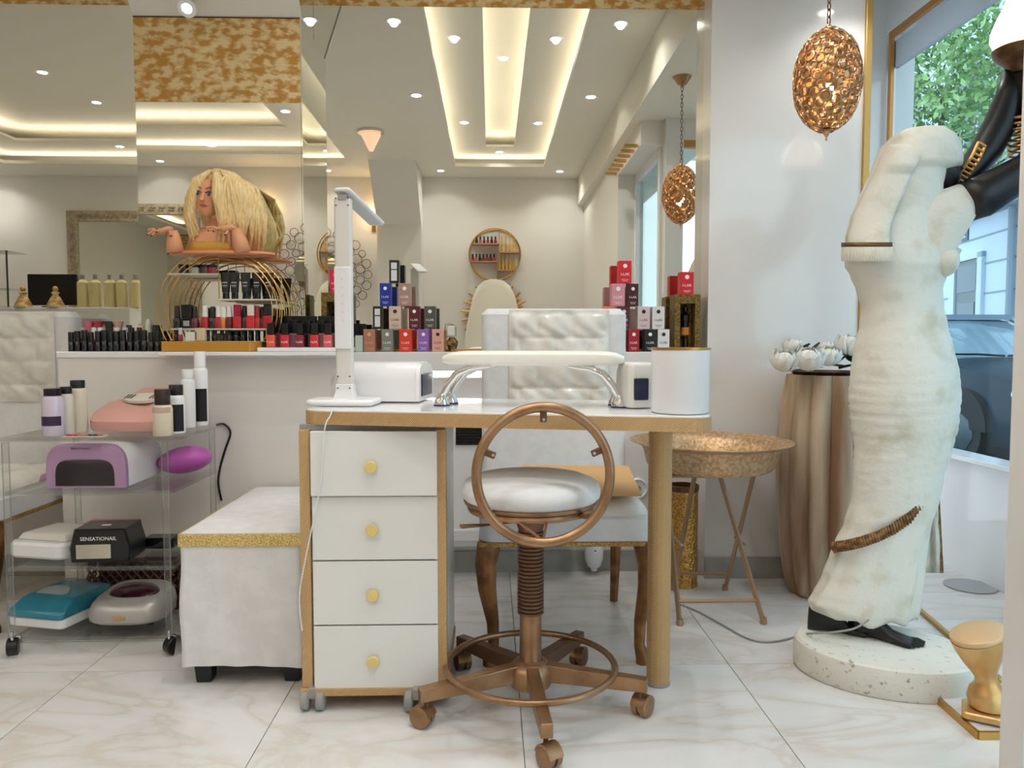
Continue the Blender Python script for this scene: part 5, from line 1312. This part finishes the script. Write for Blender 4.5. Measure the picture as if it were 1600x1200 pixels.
# arms
def arm(pts, rad_, nm='arm'): return MB().tube(pts, rad_, 18).build(nm, m_ebony, sta, smooth=180)
yA = YS+.03; yB = YS-.055
arm([P(1476,302,yA), P(1506,278,yA), P(1540,236,yA), P(1562,196,yA), P(1577,150,yA), P(1586,112,yA)], [.030,.036,.043,.044,.036,.030])
arm([P(1505,316,yB), P(1532,308,yB), P(1572,285,yB), P(1612,258,yB), P(1625,225,yB+.02), P(1610,160,YS), P(1600,112,YS)], [.056,.058,.052,.044,.040,.034,.028])
# gold bangles
m_gb = mat('gold_bangle', (206,150,82), .3, .8)
ct = [P(1500,282,yA-.028), P(1512,266,yA-.035), P(1524,248,yA-.04), P(1534,226,yA-.043)]
cf = MB(); 
for k in range(2):
    o_ = (-7, 6)[k]; cf.tube([p+Vector((o_*.0018*.8, 0, o_*.0018*.55*-1)) for p in ct], .0042, 6)
for i in range(9):
    f_ = i/8*(len(ct)-1); a = int(min(f_, len(ct)-2)); p_ = ct[a].lerp(ct[a+1], f_-a); cf.tube([p_+Vector((-.0105,0,.0072)), p_+Vector((.0095,-.004,-.0062))], .0036, 6)
cf.build('cuff', m_gb, sta)
for i in range(8):
    q = P(1606-i*1.0, 236-8.6*i, YS+.0); MB(T(*q) @ RY(-24) @ RX(18)).ring((0,0,0), .046-.0012*i, .0042, 'Z', 30, 7).build('bangle', m_gb, sta)
# lamp cup and globe
q = P(1598, 108, YS+.01); Mq = T(*q)
MB(Mq).lathe([(.001,-.012),(.03,-.010),(.040,.004),(.050,.016),(.070,.034),(.076,.046),(.078,.056),(.070,.060),(.04,.054),(.001,.05)], 40).build('lamp_cup', mat('dark_bronze', (112,80,48), .35, .6, (80,54,30), 30.), sta)
g = MB(Mq); g.lathe([(.05,.055),(.074,.066),(.083,.085),(.082,.108),(.070,.140),(.056,.17),(.044,.20),(.030,.225),(.012,.238),(.001,.24)], 36)
g.build('lamp_globe', emis('milk_globe', (255,226,196), 2.2), sta)
light('POINT', 'globe_light', sta, (q.x, q.y, q.z+.12), 2.0, (1,.86,.7), shadow_soft_size=.09)
# rope fringe along the overskirt hem
hp = [(1304,856),(1322,853),(1345,847),(1370,838),(1395,826),(1418,809),(1438,788),(1452,766),(1460,748)]
rp_ = MB(); pts = []
for i in range(len(hp)-1):
    for k in range(6):
        f_ = k/6; pts.append((hp[i][0]+(hp[i+1][0]-hp[i][0])*f_, hp[i][1]+(hp[i+1][1]-hp[i][1])*f_))
for i, (u, v) in enumerate(pts):
    lft = srow(v)[0]; rgt = srow(v)[1]; uu = min(max(u, lft+1), rgt-1)
    a = onbody(uu, v-8, .012); b = onbody(min(uu+2, rgt-1), v, .017); c = onbody(min(uu+3, rgt-1), v+8, .012)
    rp_.tube([a, b, c], [.0045,.006,.0038], 6)
rp_.build('rope_fringe', m_rope, sta)['kind'] = 'stuff'
# trailing shawl end with brown border
rows = []
for k in range(10):
    v = 742+k*17; row = []
    for i in range(6): row.append(P(1436+ (26+k*.9)*i/5, v, YS+.09+.015*math.sin(i*2.1+k*.3)))
    rows.append(row)
sheet(rows, .006, 'shawl_end', m_dis, sta)
MB().tube([P(1463+k*.9, 742+k*17, YS+.09) for k in range(10)], .0065, 7, flat=.6).build('shawl_border', m_rope, sta)
# feet
def foot(heel, toe, w_, nm, kh=1.25):
    heel = Vector(heel); toe = Vector(toe); d_ = toe-heel; L_ = d_.length; ang = math.atan2(d_.y, d_.x); Mx = Matrix.Translation(heel) @ Matrix.Rotation(ang, 4, 'Z')
    rings = []
    for f_, wd_, h_ in ((-.115,.12,.16),(-.10,.34,.34),(-.06,.54,.46),(0,.66,.52),(.12,.78,.62),(.25,.74,.62),(.4,.74,.44),(.55,.86,.32),(.7,1.,.24),(.82,1.,.19),(.88,.9,.14)):
        rg = []
        for j in range(20):
            a = 2*math.pi*j/20; c, s = math.cos(a), math.sin(a)
            hz_ = L_*h_*.55*(kh if f_ < .5 else 1); rg.append((f_*L_, w_*wd_*c, .002+hz_*(.5+.5*math.copysign(abs(s)**.7, s))))
        rings.append(rg)
    fo = MB(Mx).loft(rings).build(nm, m_ebony, sta, smooth=180)
    for k in range(5):
        y = w_*(.8-.4*k); ln = (1.0, 1.0, .96, .91, .85)[k]; r_ = w_*(.30 if k == 0 else .20)
        MB(Mx).tube([(.8*L_, y*.9, r_*1.2), (.9*L_*ln+.0, y, r_*1.25), (ln*L_, y, r_*.9)], [r_, r_, r_*.7], 8).build('toe', m_ebony, fo)
z8 = .083
h0 = PZ(1336, 990, z8); t0 = PZ(1442, 1014, z8)
foot(h0, t0, .030, 'foot')
h1 = PZ(1272, 984, z8); t1 = PZ(1330, 990, z8)
foot(h1, t1+(t1-h1)*.6, .032, 'foot', 2.1)
for u, v, y in ((1345, 968, YS-.03),):   # ankles rising into the hem
    q = P(u, v, y); MB().tube([(q.x, y, .10), (q.x, y, .24)], [.026,.030], 14).build('ankle', m_ebony, sta)
# hem pleat panel reaching lower at the side
rows = []
for k in range(9):
    v = 800+k*18.5; row = []
    for i in range(8): row.append(P(1399+ (34+k*.0)*i/7, v, YS-.04+.012*math.sin(i*1.9)))
    rows.append(row)
sheet(rows, .006, 'side_pleat', m_dis, sta)
# floor cable of the lamp
cbp = [PZ(1062,944,.004), PZ(1090,955,.004), PZ(1130,977,.004), PZ(1165,996,.004), PZ(1195,1003,.004), PZ(1228,999,.004), PZ(1254,991,.006)]
cbp += [P(1262,990,2.13), P(1300,988,2.06), P(1335,982,2.03), P(1358,968,2.02)]
t = MB().tube(curve(cbp), .0028, 6).build('lamp_cable', m_grey); tag(t, 'thin grey lamp cable running over the tiles to the statue plinth', 'cable')

# ================================================================== gold footrest
q = PZ(1536, 1118, .021); fr_ = thing('footrest', 'gold sculpted pedicure footrest with tilted oval top on the marble slab', 'footrest', (q.x, q.y, .021)); M = T(q.x, q.y, .0205)
m_gw = mat('gilded_cast', (206,158,96), .35, .6, (222,184,126), 9.)
MB(M @ RZ(-32)).rbox(-.045, .085, -.045, .045, .0005, .018, .012, .003).build('foot_plate', m_gw, fr_)
rings = []
for z, r_, ox in ((.016,.030,.012),(.024,.042,.012),(.045,.047,.012),(.066,.040,.010),(.080,.028,.008),(.095,.024,.004),(.112,.029,-.002),(.14,.042,-.008),(.17,.053,-.014),(.195,.059,-.018)):
    tl = max(0, (z-.09)/.105)*.020
    rings.append([(ox+r_*math.cos(2*math.pi*j/36), r_*math.sin(2*math.pi*j/36), z+tl*math.cos(2*math.pi*j/36)) for j in range(36)])
MB(M).loft(rings).build('stand', m_gw, fr_)
MB(M @ T(-.018,0,.198) @ RY(-18.5)).loft([[(.063*k*math.cos(2*math.pi*j/36), .061*k*math.sin(2*math.pi*j/36), z) for j in range(36)] for z, k in ((-.002,.97),(.004,1),(.009,.97),(.012,.86),(.0135,.4))]).build('top_pad', mat('gold_pad', (222,184,140), .45, .3), fr_)
# round floor drain cover
q = PZ(1516, 916, .001); dr_ = thing('floor_drain', 'round grey floor grate in the window bay', 'grate', (q.x, q.y, 0)); M = T(q.x, q.y, 0)
m_gt = mat('grate_metal', (176,176,178), .45, .4)
MB(M).lathe([(.001,.0005),(.085,.0005),(.085,.002),(.001,.002)], 40).build('recess', mat('grate_dark', (70,72,76), .6), dr_)
MB(M).lathe([(.082,.002),(.090,.002),(.090,.004),(.082,.004)], 40).build('rim', m_gt, dr_)
gb_ = MB(M @ RZ(30))
for i in range(-6, 7):
    x = i*.0125; w_ = math.sqrt(max(0, .082**2-x*x)); gb_.box(x-.003, x+.003, -w_, w_, .002, .0036).box(-w_, w_, x-.003, x+.003, .002, .0034)
gb_.build('grid_bars', m_gt, dr_, smooth=0)
# ================================================================== the room seen in the mirrors (behind the camera)
yb = YB
# round gold shelf with polish and oil bottles
zc = .92+(535-400)/F*7.45; xs = .04; rr = .245
rs = thing('round_shelf', 'round gold wall shelf with rows of polish behind the camera', 'shelf', (xs, yb+.05, zc-rr))
for y in (yb+.01, yb+.11): MB(T(xs, y, zc)).ring((0,0,0), rr, .006, 'Y', 56, 8).build('hoop', m_brass, rs)
def tierb(x0, x1, z): MB().box(xs+x0, xs+x1, yb+.005, yb+.115, z-.012, z).build('tier', mat('rose_wood', (176,132,100), .5), rs, smooth=0); return z
za = tierb(-.215, .045, zc+.105); zb_ = tierb(-.240, .025, zc-.062); zd = tierb(.045, .232, zc+.025); ze = tierb(.025, .200, zc-.145)
MB().box(xs+.04, xs+.046, yb+.01, yb+.11, zc+.03, zc+.24).build('divider', m_brass, rs, smooth=0); MB().box(xs+.02, xs+.026, yb+.01, yb+.11, zc-.23, zc+.013).build('divider', m_brass, rs, smooth=0)
cols = [(30,30,32),(150,120,110),(150,30,40),(190,60,70),(60,50,50),(170,40,50),(120,60,60),(30,40,40),(200,110,100),(160,30,46)]
def mini(x, z, c, h, r, lab, grp, cap=(30,28,28)):
    t = thing('display_bottle', lab, 'bottle', (x, yb+.07, z), 0, grp); M = wmat(t)
    MB(M).lathe([(.001,.0005),(r,.0005),(r,h*.45),(r*.6,h*.52),(.001,h*.52)], 10).build('flask', glossy(c), t)
    MB(M).lathe([(r*.62,h*.52),(r*.5,h),(.001,h)], 8).build('cap', mat('cap_%d_%d_%d' % cap, cap, .3), t)
for i in range(6): mini(xs-.175+.036*i, za, cols[i], .07, .014, f'{ORD[i]} small polish on the upper tier of the round gold shelf', 'polish on the round shelf')
for i in range(7): mini(xs-.212+.034*i, zb_, cols[9-i], .07, .014, f'{ORD[i]} small polish on the lower tier of the round gold shelf', 'polish on the round shelf')
for i in range(4): mini(xs+.068+.038*i, zd, (206,160,60), .155, .012, f'{ORD[i]} slender gold oil bottle on the raised tier of the round shelf', 'gold oil bottles', (214,186,110))
for i in range(5): mini(xs+.045+.034*i, ze, (206,160,60), .155, .012, f'{ORD[i]} slender gold oil bottle on the lowest tier of the round shelf', 'gold oil bottles', (214,186,110))
# starburst mirror
zs_ = .92+42/F*7.45
sm = thing('starburst_mirror', 'gold starburst wall mirror behind the tall white chair', 'mirror', (xs, yb+.03, zs_-.2))
MB(T(xs, yb+.03, zs_) @ RX(90)).lathe([(.001,-.006),(.14,-.006),(.15,0),(.14,.006),(.001,.006)], 36).build('glass', m_mirror, sm)
for i in range(44):
    a = 360*i/44; L2 = .33 if i % 2 else .28
    MB(T(xs, yb+.03, zs_) @ RY(a)).tube([(.14,0,0),(L2*.8,.006*(i % 3),.0),(L2,0,.006)], [.010,.012,.008], 5).build('ray', m_brass, sm)
# tall white throne chair
th = thing('throne_chair', 'tall white chair with tapering rounded back behind the camera', 'chair', (.03, yb+.62, 0))
pr_ = []
for i in range(25):
    f_ = i/24
    pr_.append(f_)
tl_ = [(.28,.40),(.285,.7),(.27,.95),(.235,1.15),(.195,1.33),(.15,1.43),(.08,1.485),(.02,1.495)]
poly = [(x, z) for x, z in tl_]+[(-x, z) for x, z in reversed(tl_)]
b = MB(T(.03, yb+.42, 0)); b.loft([[(x*k, y, .4+(z-.4)*k) for x, z in poly] for y, k in ((-.05,.96),(-.04,1),(.03,1),(.05,.94))]).build('backrest', mat('ivory_leather', (222,217,204), .4), th, smooth=60)
MB(T(.03, yb+.62, 0)).rbox(-.29, .29, -.22, .26, .30, .46, .06, .03).build('seat', mat('ivory_leather', (222,217,204), .4), th)
for sx in (-.24, .24):
    for sy in (-.18, .22): MB(T(.03+sx, yb+.62+sy, 0)).lathe([(.001,.0),(.018,0),(.026,.3),(.001,.3)], 12).build('leg', m_brass, th)
# mirror of many circles with two sconces
cx_, cz_ = -1.575, 1.57
rm = thing('ring_mirror', 'round wall mirror framed by clustered gold wire circles', 'mirror', (cx_, yb+.02, cz_-.4))
MB(T(cx_, yb+.02, cz_) @ RX(90)).lathe([(.001,-.008),(.20,-.008),(.205,0),(.20,.004),(.001,.004)], 44).build('glass', m_mirror, rm)
random.seed(21); cir = []
for k, (rad_, n, rr) in enumerate(((.245,18,.043),(.325,20,.050),(.395,24,.046))):
    for i in range(n):
        a = 2*math.pi*(i+.5*(k % 2))/n; MB(T(cx_+rad_*math.cos(a), yb+.02+.006*k, cz_+rad_*math.sin(a))).ring((0,0,0), rr*(.86+.14*math.sin(i*2.3)), .003, 'Y', 20, 5).build('wire_circle', m_copperdk, rm)
for x, lab in ((-2.02, 'small gold wall sconce with glowing shade near the ring mirror'), (-1.12, 'small gold wall sconce with glowing shade beside the pillar')):
    z = 2.13; s_ = thing('wall_sconce', lab, 'sconce', (x, yb+.05, z-.15))
    MB(T(x, yb+.07, z)).lathe([(.03,-.05),(.055,.05)], 20).build('shade', emis('sconce_shade', (255,214,160), 9.), s_)
    MB(T(x, yb+.07, z)).tube([(0,-.068,-.09),(0,-.02,-.09),(0,0,-.05)], .008, 8).box(-.02,.02,-.068,-.058,-.15,-.04).build('bracket', m_brass, s_)
    light('POINT', 'sconce_light', s_, (x, yb+.09, z+.0), 3., (1,.78,.5), shadow_soft_size=.05)
# large mirror with key-pattern frame
gm = thing('key_frame_mirror', 'large wall mirror in a silver key-pattern frame', 'mirror', (-3.3, yb+.02, .7))
m_key = mat('silver_frame', (176,164,142), .4, .4, (150,138,116), 40.)
fx0, fx1, fz0, fz1, fw = -4.02, -2.62, .7, 2.165, .10
f_ = MB(); f_.box(fx0, fx1, yb+.0, yb+.03, fz1-fw, fz1).box(fx0, fx1, yb, yb+.03, fz0, fz0+fw).box(fx0, fx0+fw, yb, yb+.03, fz0+fw, fz1-fw).box(fx1-fw, fx1, yb, yb+.03, fz0+fw, fz1-fw)
fo = f_.build('frame', m_key, gm, smooth=0, bev=.004)
k_ = MB(); n = 14
for i in range(n):
    x = fx0+fw+(fx1-fx0-2*fw)*i/n
    for bx_ in ((0,.06,.028,.034),(0,.006,.0,.034),(0,.04,0,.006),(.036,.042,0,.02),(.02,.042,.016,.021)):
        k_.box(x+bx_[0], x+bx_[1], yb+.03, yb+.035, fz1-fw+.035+bx_[2], fz1-fw+.035+bx_[3])
    z = fz0+fw+(fz1-fz0-2*fw)*i/n
    for bx_ in ((0,.06,.028,.034),(0,.006,.0,.034),(0,.04,0,.006),(.036,.042,0,.02),(.02,.042,.016,.021)):
        k_.box(fx0+.035+bx_[2], fx0+.035+bx_[3], yb+.03, yb+.035, z+bx_[0], z+bx_[1])
k_.build('key_relief', m_key, fo, smooth=0)
MB().box(fx0+fw, fx1-fw, yb+.004, yb+.012, fz0+fw, fz1-fw).build('glass', m_mirror, gm, smooth=0)
# reception counter and what stands on it
yc_ = .85; Dp = 2*YM-yc_
def X(u): return (u-767)/F*Dp
def Z(v): return .92+(535-v)/F*Dp
zcn = Z(482)
ct_ = MB().box(X(-60), X(225), yc_-.35, yc_+.1, 0, zcn).build('reception_counter', m_panel, smooth=0, bev=.01); tag(ct_, 'white reception counter seen in the mirror', 'counter')
mo = thing('monitor', 'black computer monitor on the reception counter', 'monitor', (X(92), yc_-.06, zcn)); 
MB().box(X(54), X(129), yc_-.075, yc_-.05, Z(480)+.01, Z(430)).build('screen', m_black, mo, smooth=0, bev=.004); MB().box(X(80), X(104), yc_-.12, yc_-.01, zcn+.0005, zcn+.012).build('stand', m_black, mo, smooth=0)
for u, lab in ((62, 'gold figurine in front of the monitor, end of the counter'), (110, 'gold figurine in front of the monitor, by the bottles')):
    fg = thing('gold_figurine', lab, 'figurine', (X(u), yc_+.06, zcn)); h = Z(450)-zcn
    MB(wmat(fg)).lathe([(.001,.0005),(.055,.0005),(.05,h*.15),(.03,h*.45),(.016,h*.58),(.026,h*.68),(.012,h*.76),(.018,h*.86),(.012,h*.96),(.001,h)], 14).build('figure', m_goldleaf, fg)
for i, u in enumerate((144, 163, 185, 203, 224)):
    bt = thing('oil_bottle', f'{ORD[i]} clear bottle of golden oil from the monitor on the counter', 'bottle', (X(u), yc_, zcn), 0, 'oil bottles on the counter'); h = Z(432)-zcn; M = wmat(bt)
    MB(M).lathe([(.001,.0005),(.036,.0005),(.037,.01),(.037,h*.76),(.02,h*.84),(.012,h*.86),(.001,h*.86)], 16).build('bottle', mat('golden_oil', (222,206,150), .15, coat=.5), bt)
    MB(M).lathe([(.014,h*.86),(.014,h),(.001,h)], 12).build('cap', m_grey, bt)
gc = thing('glass_case', 'glass display case standing on the reception counter', 'display case', (X(18), yc_, zcn))
MB().box(X(-50), X(46), yc_-.12, yc_+.10, zcn+.001, zcn+.006).box(X(-50), X(46), yc_-.12, yc_+.10, Z(454)-.003, Z(454)).box(X(-50), X(46), yc_-.12, yc_+.10, Z(398)-.004, Z(398)).build('glass_shelf', m_acryledge, gc, smooth=0)
for u in (-49, 3, 45): MB().box(X(u)-.004, X(u)+.004, yc_+.095, yc_+.103, zcn, Z(398)).build('frame_bar', mat('dark_green_metal', (46,56,48), .4), gc, smooth=0)
va = MB(T(X(0), yc_, Z(398)+.0005)).lathe([(.001,0),(.03,0),(.035,.01),(.06,.08),(.058,.14),(.028,.18),(.034,.22),(.036,.26),(.001,.26)], 20).build('vase', mat('copper_black_vase', (186,126,96), .3, .3, (20,18,18), 9., lo=.55, hi=.58)); tag(va, 'copper and black vase on the glass display case', 'vase')
# crystal ceiling lamp in the far bay
q = P(580, 205, 6.0); k = (ZC-H)/(q.z-H); cxl, cyl_ = q.x*k, 2*YM-q.y*k
cl = thing('crystal_lamp', 'small crystal cone ceiling lamp with pinkish glow', 'ceiling lamp', (cxl, cyl_, ZC-.2))
MB(T(cxl, cyl_, ZC)).lathe([(.10,-.001),(.10,-.02),(.001,-.02)], 24).build('rose', m_chrome, cl)
MB(T(cxl, cyl_, ZC)).lathe([(.075,-.03),(.055,-.07),(.016,-.15),(.001,-.155)], 14).build('crystals', emis('crystal_glow', (255,206,176), .7), cl, smooth=0)
# gold bars above the entrance door
for i in range(7):
    y = 1.36-.13*i
    o = MB().box(.815, .895, y-.03, y+.01, 2.11, 2.125).build('gold_bar', m_brass, smooth=0); tag(o, f'{ORD[i]} short gold bar from the door post above the entrance door', 'bar', 'gold bars over the door')

# ================================================================== the street outside
ZS = -.20
struct(MB().box(XW+.14, 30, -14, 40, ZS-.1, ZS).build('ground', mat('asphalt', (110,112,116), .9, rgb2=(96,98,102), nscale=30))).__setitem__('label', 'grey street outside the window')
# facade across the street
FA = -11; fp = Vector((7.6, 12.1, ZS))
fa = thing('building', 'pale blue-white rusticated town house across the street', 'building', fp, FA); M = T(*fp) @ RZ(FA)      # local: y runs along the facade, x into it
m_fac = mat('pale_facade', (206,220,236), .8); m_fgrey = mat('facade_grey', (150,164,178), .8); m_dkglass = mat('dark_window', (74,90,104), .15)
MB(M).box(0, 1, -12, 14, 0, 12).build('wall', m_fac, fa, smooth=0)
MB(M).box(-.20, 0, -12, 14, 3.02, 3.2).box(-.30, 0, -12, 14, 3.2, 3.34).build('cornice', m_fgrey, fa, smooth=0)
for zz in (.5, .95, 1.4, 1.85, 2.3, 2.72):
    for (y0_, y1_) in ((-12, -3.3), (-2.6, -.62), (.62, 14)) if zz < 2.4 else ((-12, 14),):
        MB(M).box(-.012, 0, y0_, y1_, zz, zz+.025).build('joint_line', m_fgrey, fa, smooth=0)
dd = MB(M).box(-.03, .0, -.45, .40, 0, 2.42).build('door', mat('grey_door', (112,120,124), .5), fa, smooth=0)
MB(M).box(-.04, -.03, -.34, .29, .5, 1.75).build('pane', m_dkglass, dd, smooth=0); MB(M).box(-.04, -.03, -.38, .33, 1.92, 2.34).build('pane', m_dkglass, dd, smooth=0)
MB(M).box(-.06, 0, -.62, -.45, 0, 2.5).box(-.06, 0, .40, .62, 0, 2.5).box(-.06, 0, -.62, .62, 2.42, 2.5).build('door_surround', m_fac, fa, smooth=0)
pt_ = MB(M).box(-.02, 0, .02, .26, 2.74, 2.98).build('number_plate', mat('slate_plate', (70,84,100), .4), fa, smooth=0)
text('2', .2, M @ T(-.022, .14, 2.86) @ RZ(-90) @ RX(90), m_wtxt, pt_)
for y_ in (-4.6, -2.2, .2, 2.6, 5.0, 7.4):
    for zz in (3.9, 7.0):
        wn = MB(M).box(-.05, 0, y_-.5, y_+.5, zz, zz+1.9).build('window', m_fac, fa, smooth=0)
        MB(M).box(-.055, -.05, y_-.42, y_-.03, zz+.08, zz+1.82).box(-.055, -.05, y_+.03, y_+.42, zz+.08, zz+1.82).build('pane', m_dkglass, wn, smooth=0)
        MB(M).box(-.09, 0, y_-.6, y_+.6, zz-.12, zz).build('sill', m_fgrey, wn, smooth=0)
MB(M).tube([(-.06, -1.55, 0), (-.06, -1.55, 3.0)], .05, 8).build('downpipe', m_fgrey, fa)
# parked car : lofted body, nose towards -Y
car = thing('car', 'dark blue parked car seen through the street window', 'car', (5.22, 8.3, ZS)); M = T(5.22, 8.3, ZS)
m_car = mat('car_paint', (24,42,55), .3, 0., spec=.25); m_cg = mat('car_glass', (150,176,190), .05, .3, coat=.8)
# sections along y : (y, half width, z low, z belt, half width at belt)
secs = [(-2.05,.55,.28,.56,.50),(-1.98,.68,.22,.68,.62),(-1.80,.76,.20,.76,.70),(-1.4,.81,.18,.84,.76),(-.9,.83,.18,.90,.78),(-.5,.84,.18,.95,.79),(.5,.85,.18,.97,.80),(1.3,.84,.18,.97,.79),(1.6,.78,.24,.92,.72),(1.7,.70,.3,.85,.64)]
rings = []
for y, hw, zl, zbt, hb2 in secs:
    rings.append([(-hw*.92,y,zl),(-hw,y,zl+.12),(-hw*1.01,y,(zl+zbt)/2),(-hw*.985,y,zbt-.10),(-hb2,y,zbt),(-hb2*.5,y,zbt+.03),(0,y,zbt+.04),(hb2*.5,y,zbt+.03),(hb2,y,zbt),(hw*.985,y,zbt-.10),(hw*1.01,y,(zl+zbt)/2),(hw,y,zl+.12),(hw*.92,y,zl),(0,y,zl)])
MB(M).loft(rings).build('body', m_car, car, smooth=50)
rings = []
for y, hb2, zt_2 in ((-.62,.74,.96),(.15,.62,1.36),(.5,.60,1.42),(1.1,.59,1.40),(1.55,.66,.98)):
    rings.append([(-.77,y if y < 0 or y > 1.5 else y,.94),(-hb2,y,zt_2-.02),(-hb2*.8,y,zt_2),(0,y,zt_2+.015),(hb2*.8,y,zt_2),(hb2,y,zt_2-.02),(.77,y,.94)])
MB(M).loft(rings).build('cabin', m_cg, car, smooth=40)
MB(M).loft([[(-.60,.12,1.37),(.60,.12,1.37),(.58,1.15,1.41),(-.58,1.15,1.41)], [(-.58,.14,1.43),(.58,.14,1.43),(.56,1.13,1.445),(-.56,1.13,1.445)]]).build('roof', mat('car_roof', (120,136,148), .3, .3), car, smooth=0)
for s in (-1, 1):
    MB(M).tube([(s*.75,-.60,.97),(s*.60,.16,1.39)], .03, 6).build('pillar', mat('car_roof', (120,136,148), .3, .3), car)
    for y in (-1.28, 1.05):
        wl = MB(M @ T(s*.74, y, .30) @ RY(90)).lathe([(.001,-.10),(.30,-.10),(.31,-.06),(.31,.06),(.30,.10),(.2,.102),(.001,.09)], 32).build('wheel', mat('tyre', (24,26,28), .7), car)
        MB(M @ T(s*.845, y, .30) @ RY(90*s)).lathe([(.2,0),(.19,.004),(.05,.01),(.001,.012)], 7).build('hubcap', mat('hubcap', (72,84,92), .4, .5), wl)
        MB(M @ T(s*.80, y, .32) @ RY(90)).loft([[(-.38*math.sin(R(i*18)), .38*math.cos(R(i*18)), z) for i in range(11)] for z in (-.05, .055)]).build('wheel_arch', mat('tyre', (24,26,28), .7), car)
    MB(M @ T(s*.60, -1.86, .66) @ RZ(s*22)).ell((0,0,0), (.15,.10,.10), 18, 10).build('headlamp', mat('headlamp_glass', (196,206,212), .08, .5, coat=.8), car)
    MB(M).tube([(s*.02,-.66,.985),(s*.30,-.64,1.0),(s*.62,-.60,1.0)], .012, 6).build('wiper', m_black, car)
MB(M).rbox(-.42, .42, -2.06, -1.98, .30, .44, .02, .01).build('grille', m_black, car)
# street tree
tx, ty = P(1465, 150, 10.45).x, 10.45
tre = thing('street_tree', 'leafy green street tree across from the window', 'tree', (tx, ty, ZS))
m_bark = mat('bark', (96,84,70), .8, bump=.5, bscale=30)
tz = P(1470, 140, ty).z
MB().tube([(tx-.1, ty, ZS), (tx-.08, ty, 1.2), (tx, ty, 2.2), (tx+.08, ty, tz)], [.13,.10,.08,.03], 10).build('trunk', m_bark, tre)
random.seed(8)
for i in range(14):
    a = random.uniform(0, 6.28); z0_ = random.uniform(1.9, 3.2); L_ = random.uniform(.8, 1.4)
    MB().tube([(tx, ty, z0_), (tx+.5*L_*math.cos(a), ty+.5*L_*math.sin(a), z0_+.45*L_), (tx+L_*math.cos(a), ty+L_*math.sin(a), z0_+.8*L_)], [.03,.02,.007], 6).build('branch', m_bark, tre)
m_lf = mat('tree_leaf', (120,156,92), .6, rgb2=(158,186,128), nscale=2.5)
vs, fs = [], []
for i in range(8500):
    while True:
        x, y, z = (random.uniform(-1, 1) for _ in range(3))
        rr = x*x+y*y+z*z
        if rr < 1 and (rr > .15 or random.random() < .5) and (math.sin(x*7+1)+math.sin(y*6)+math.sin(z*8+2)) > -.75-random.random(): break
    c = Vector((tx-.1+1.05*x, ty+1.8*y, tz-.05+1.7*z)); s_ = random.uniform(.04, .07)
    a = Vector((random.gauss(0,1), random.gauss(0,1), random.gauss(0,1))).normalized(); b_ = a.cross(Vector((random.gauss(0,1), random.gauss(0,1), .3))).normalized()
    k = len(vs); vs += [c-a*s_, c+b_*s_*.5, c+a*s_, c-b_*s_*.5]; fs.append((k, k+1, k+2, k+3))
lf = MB(); lf.v = vs; lf.f = fs
lf.build('foliage', m_lf, tre, smooth=0)['kind'] = 'stuff'
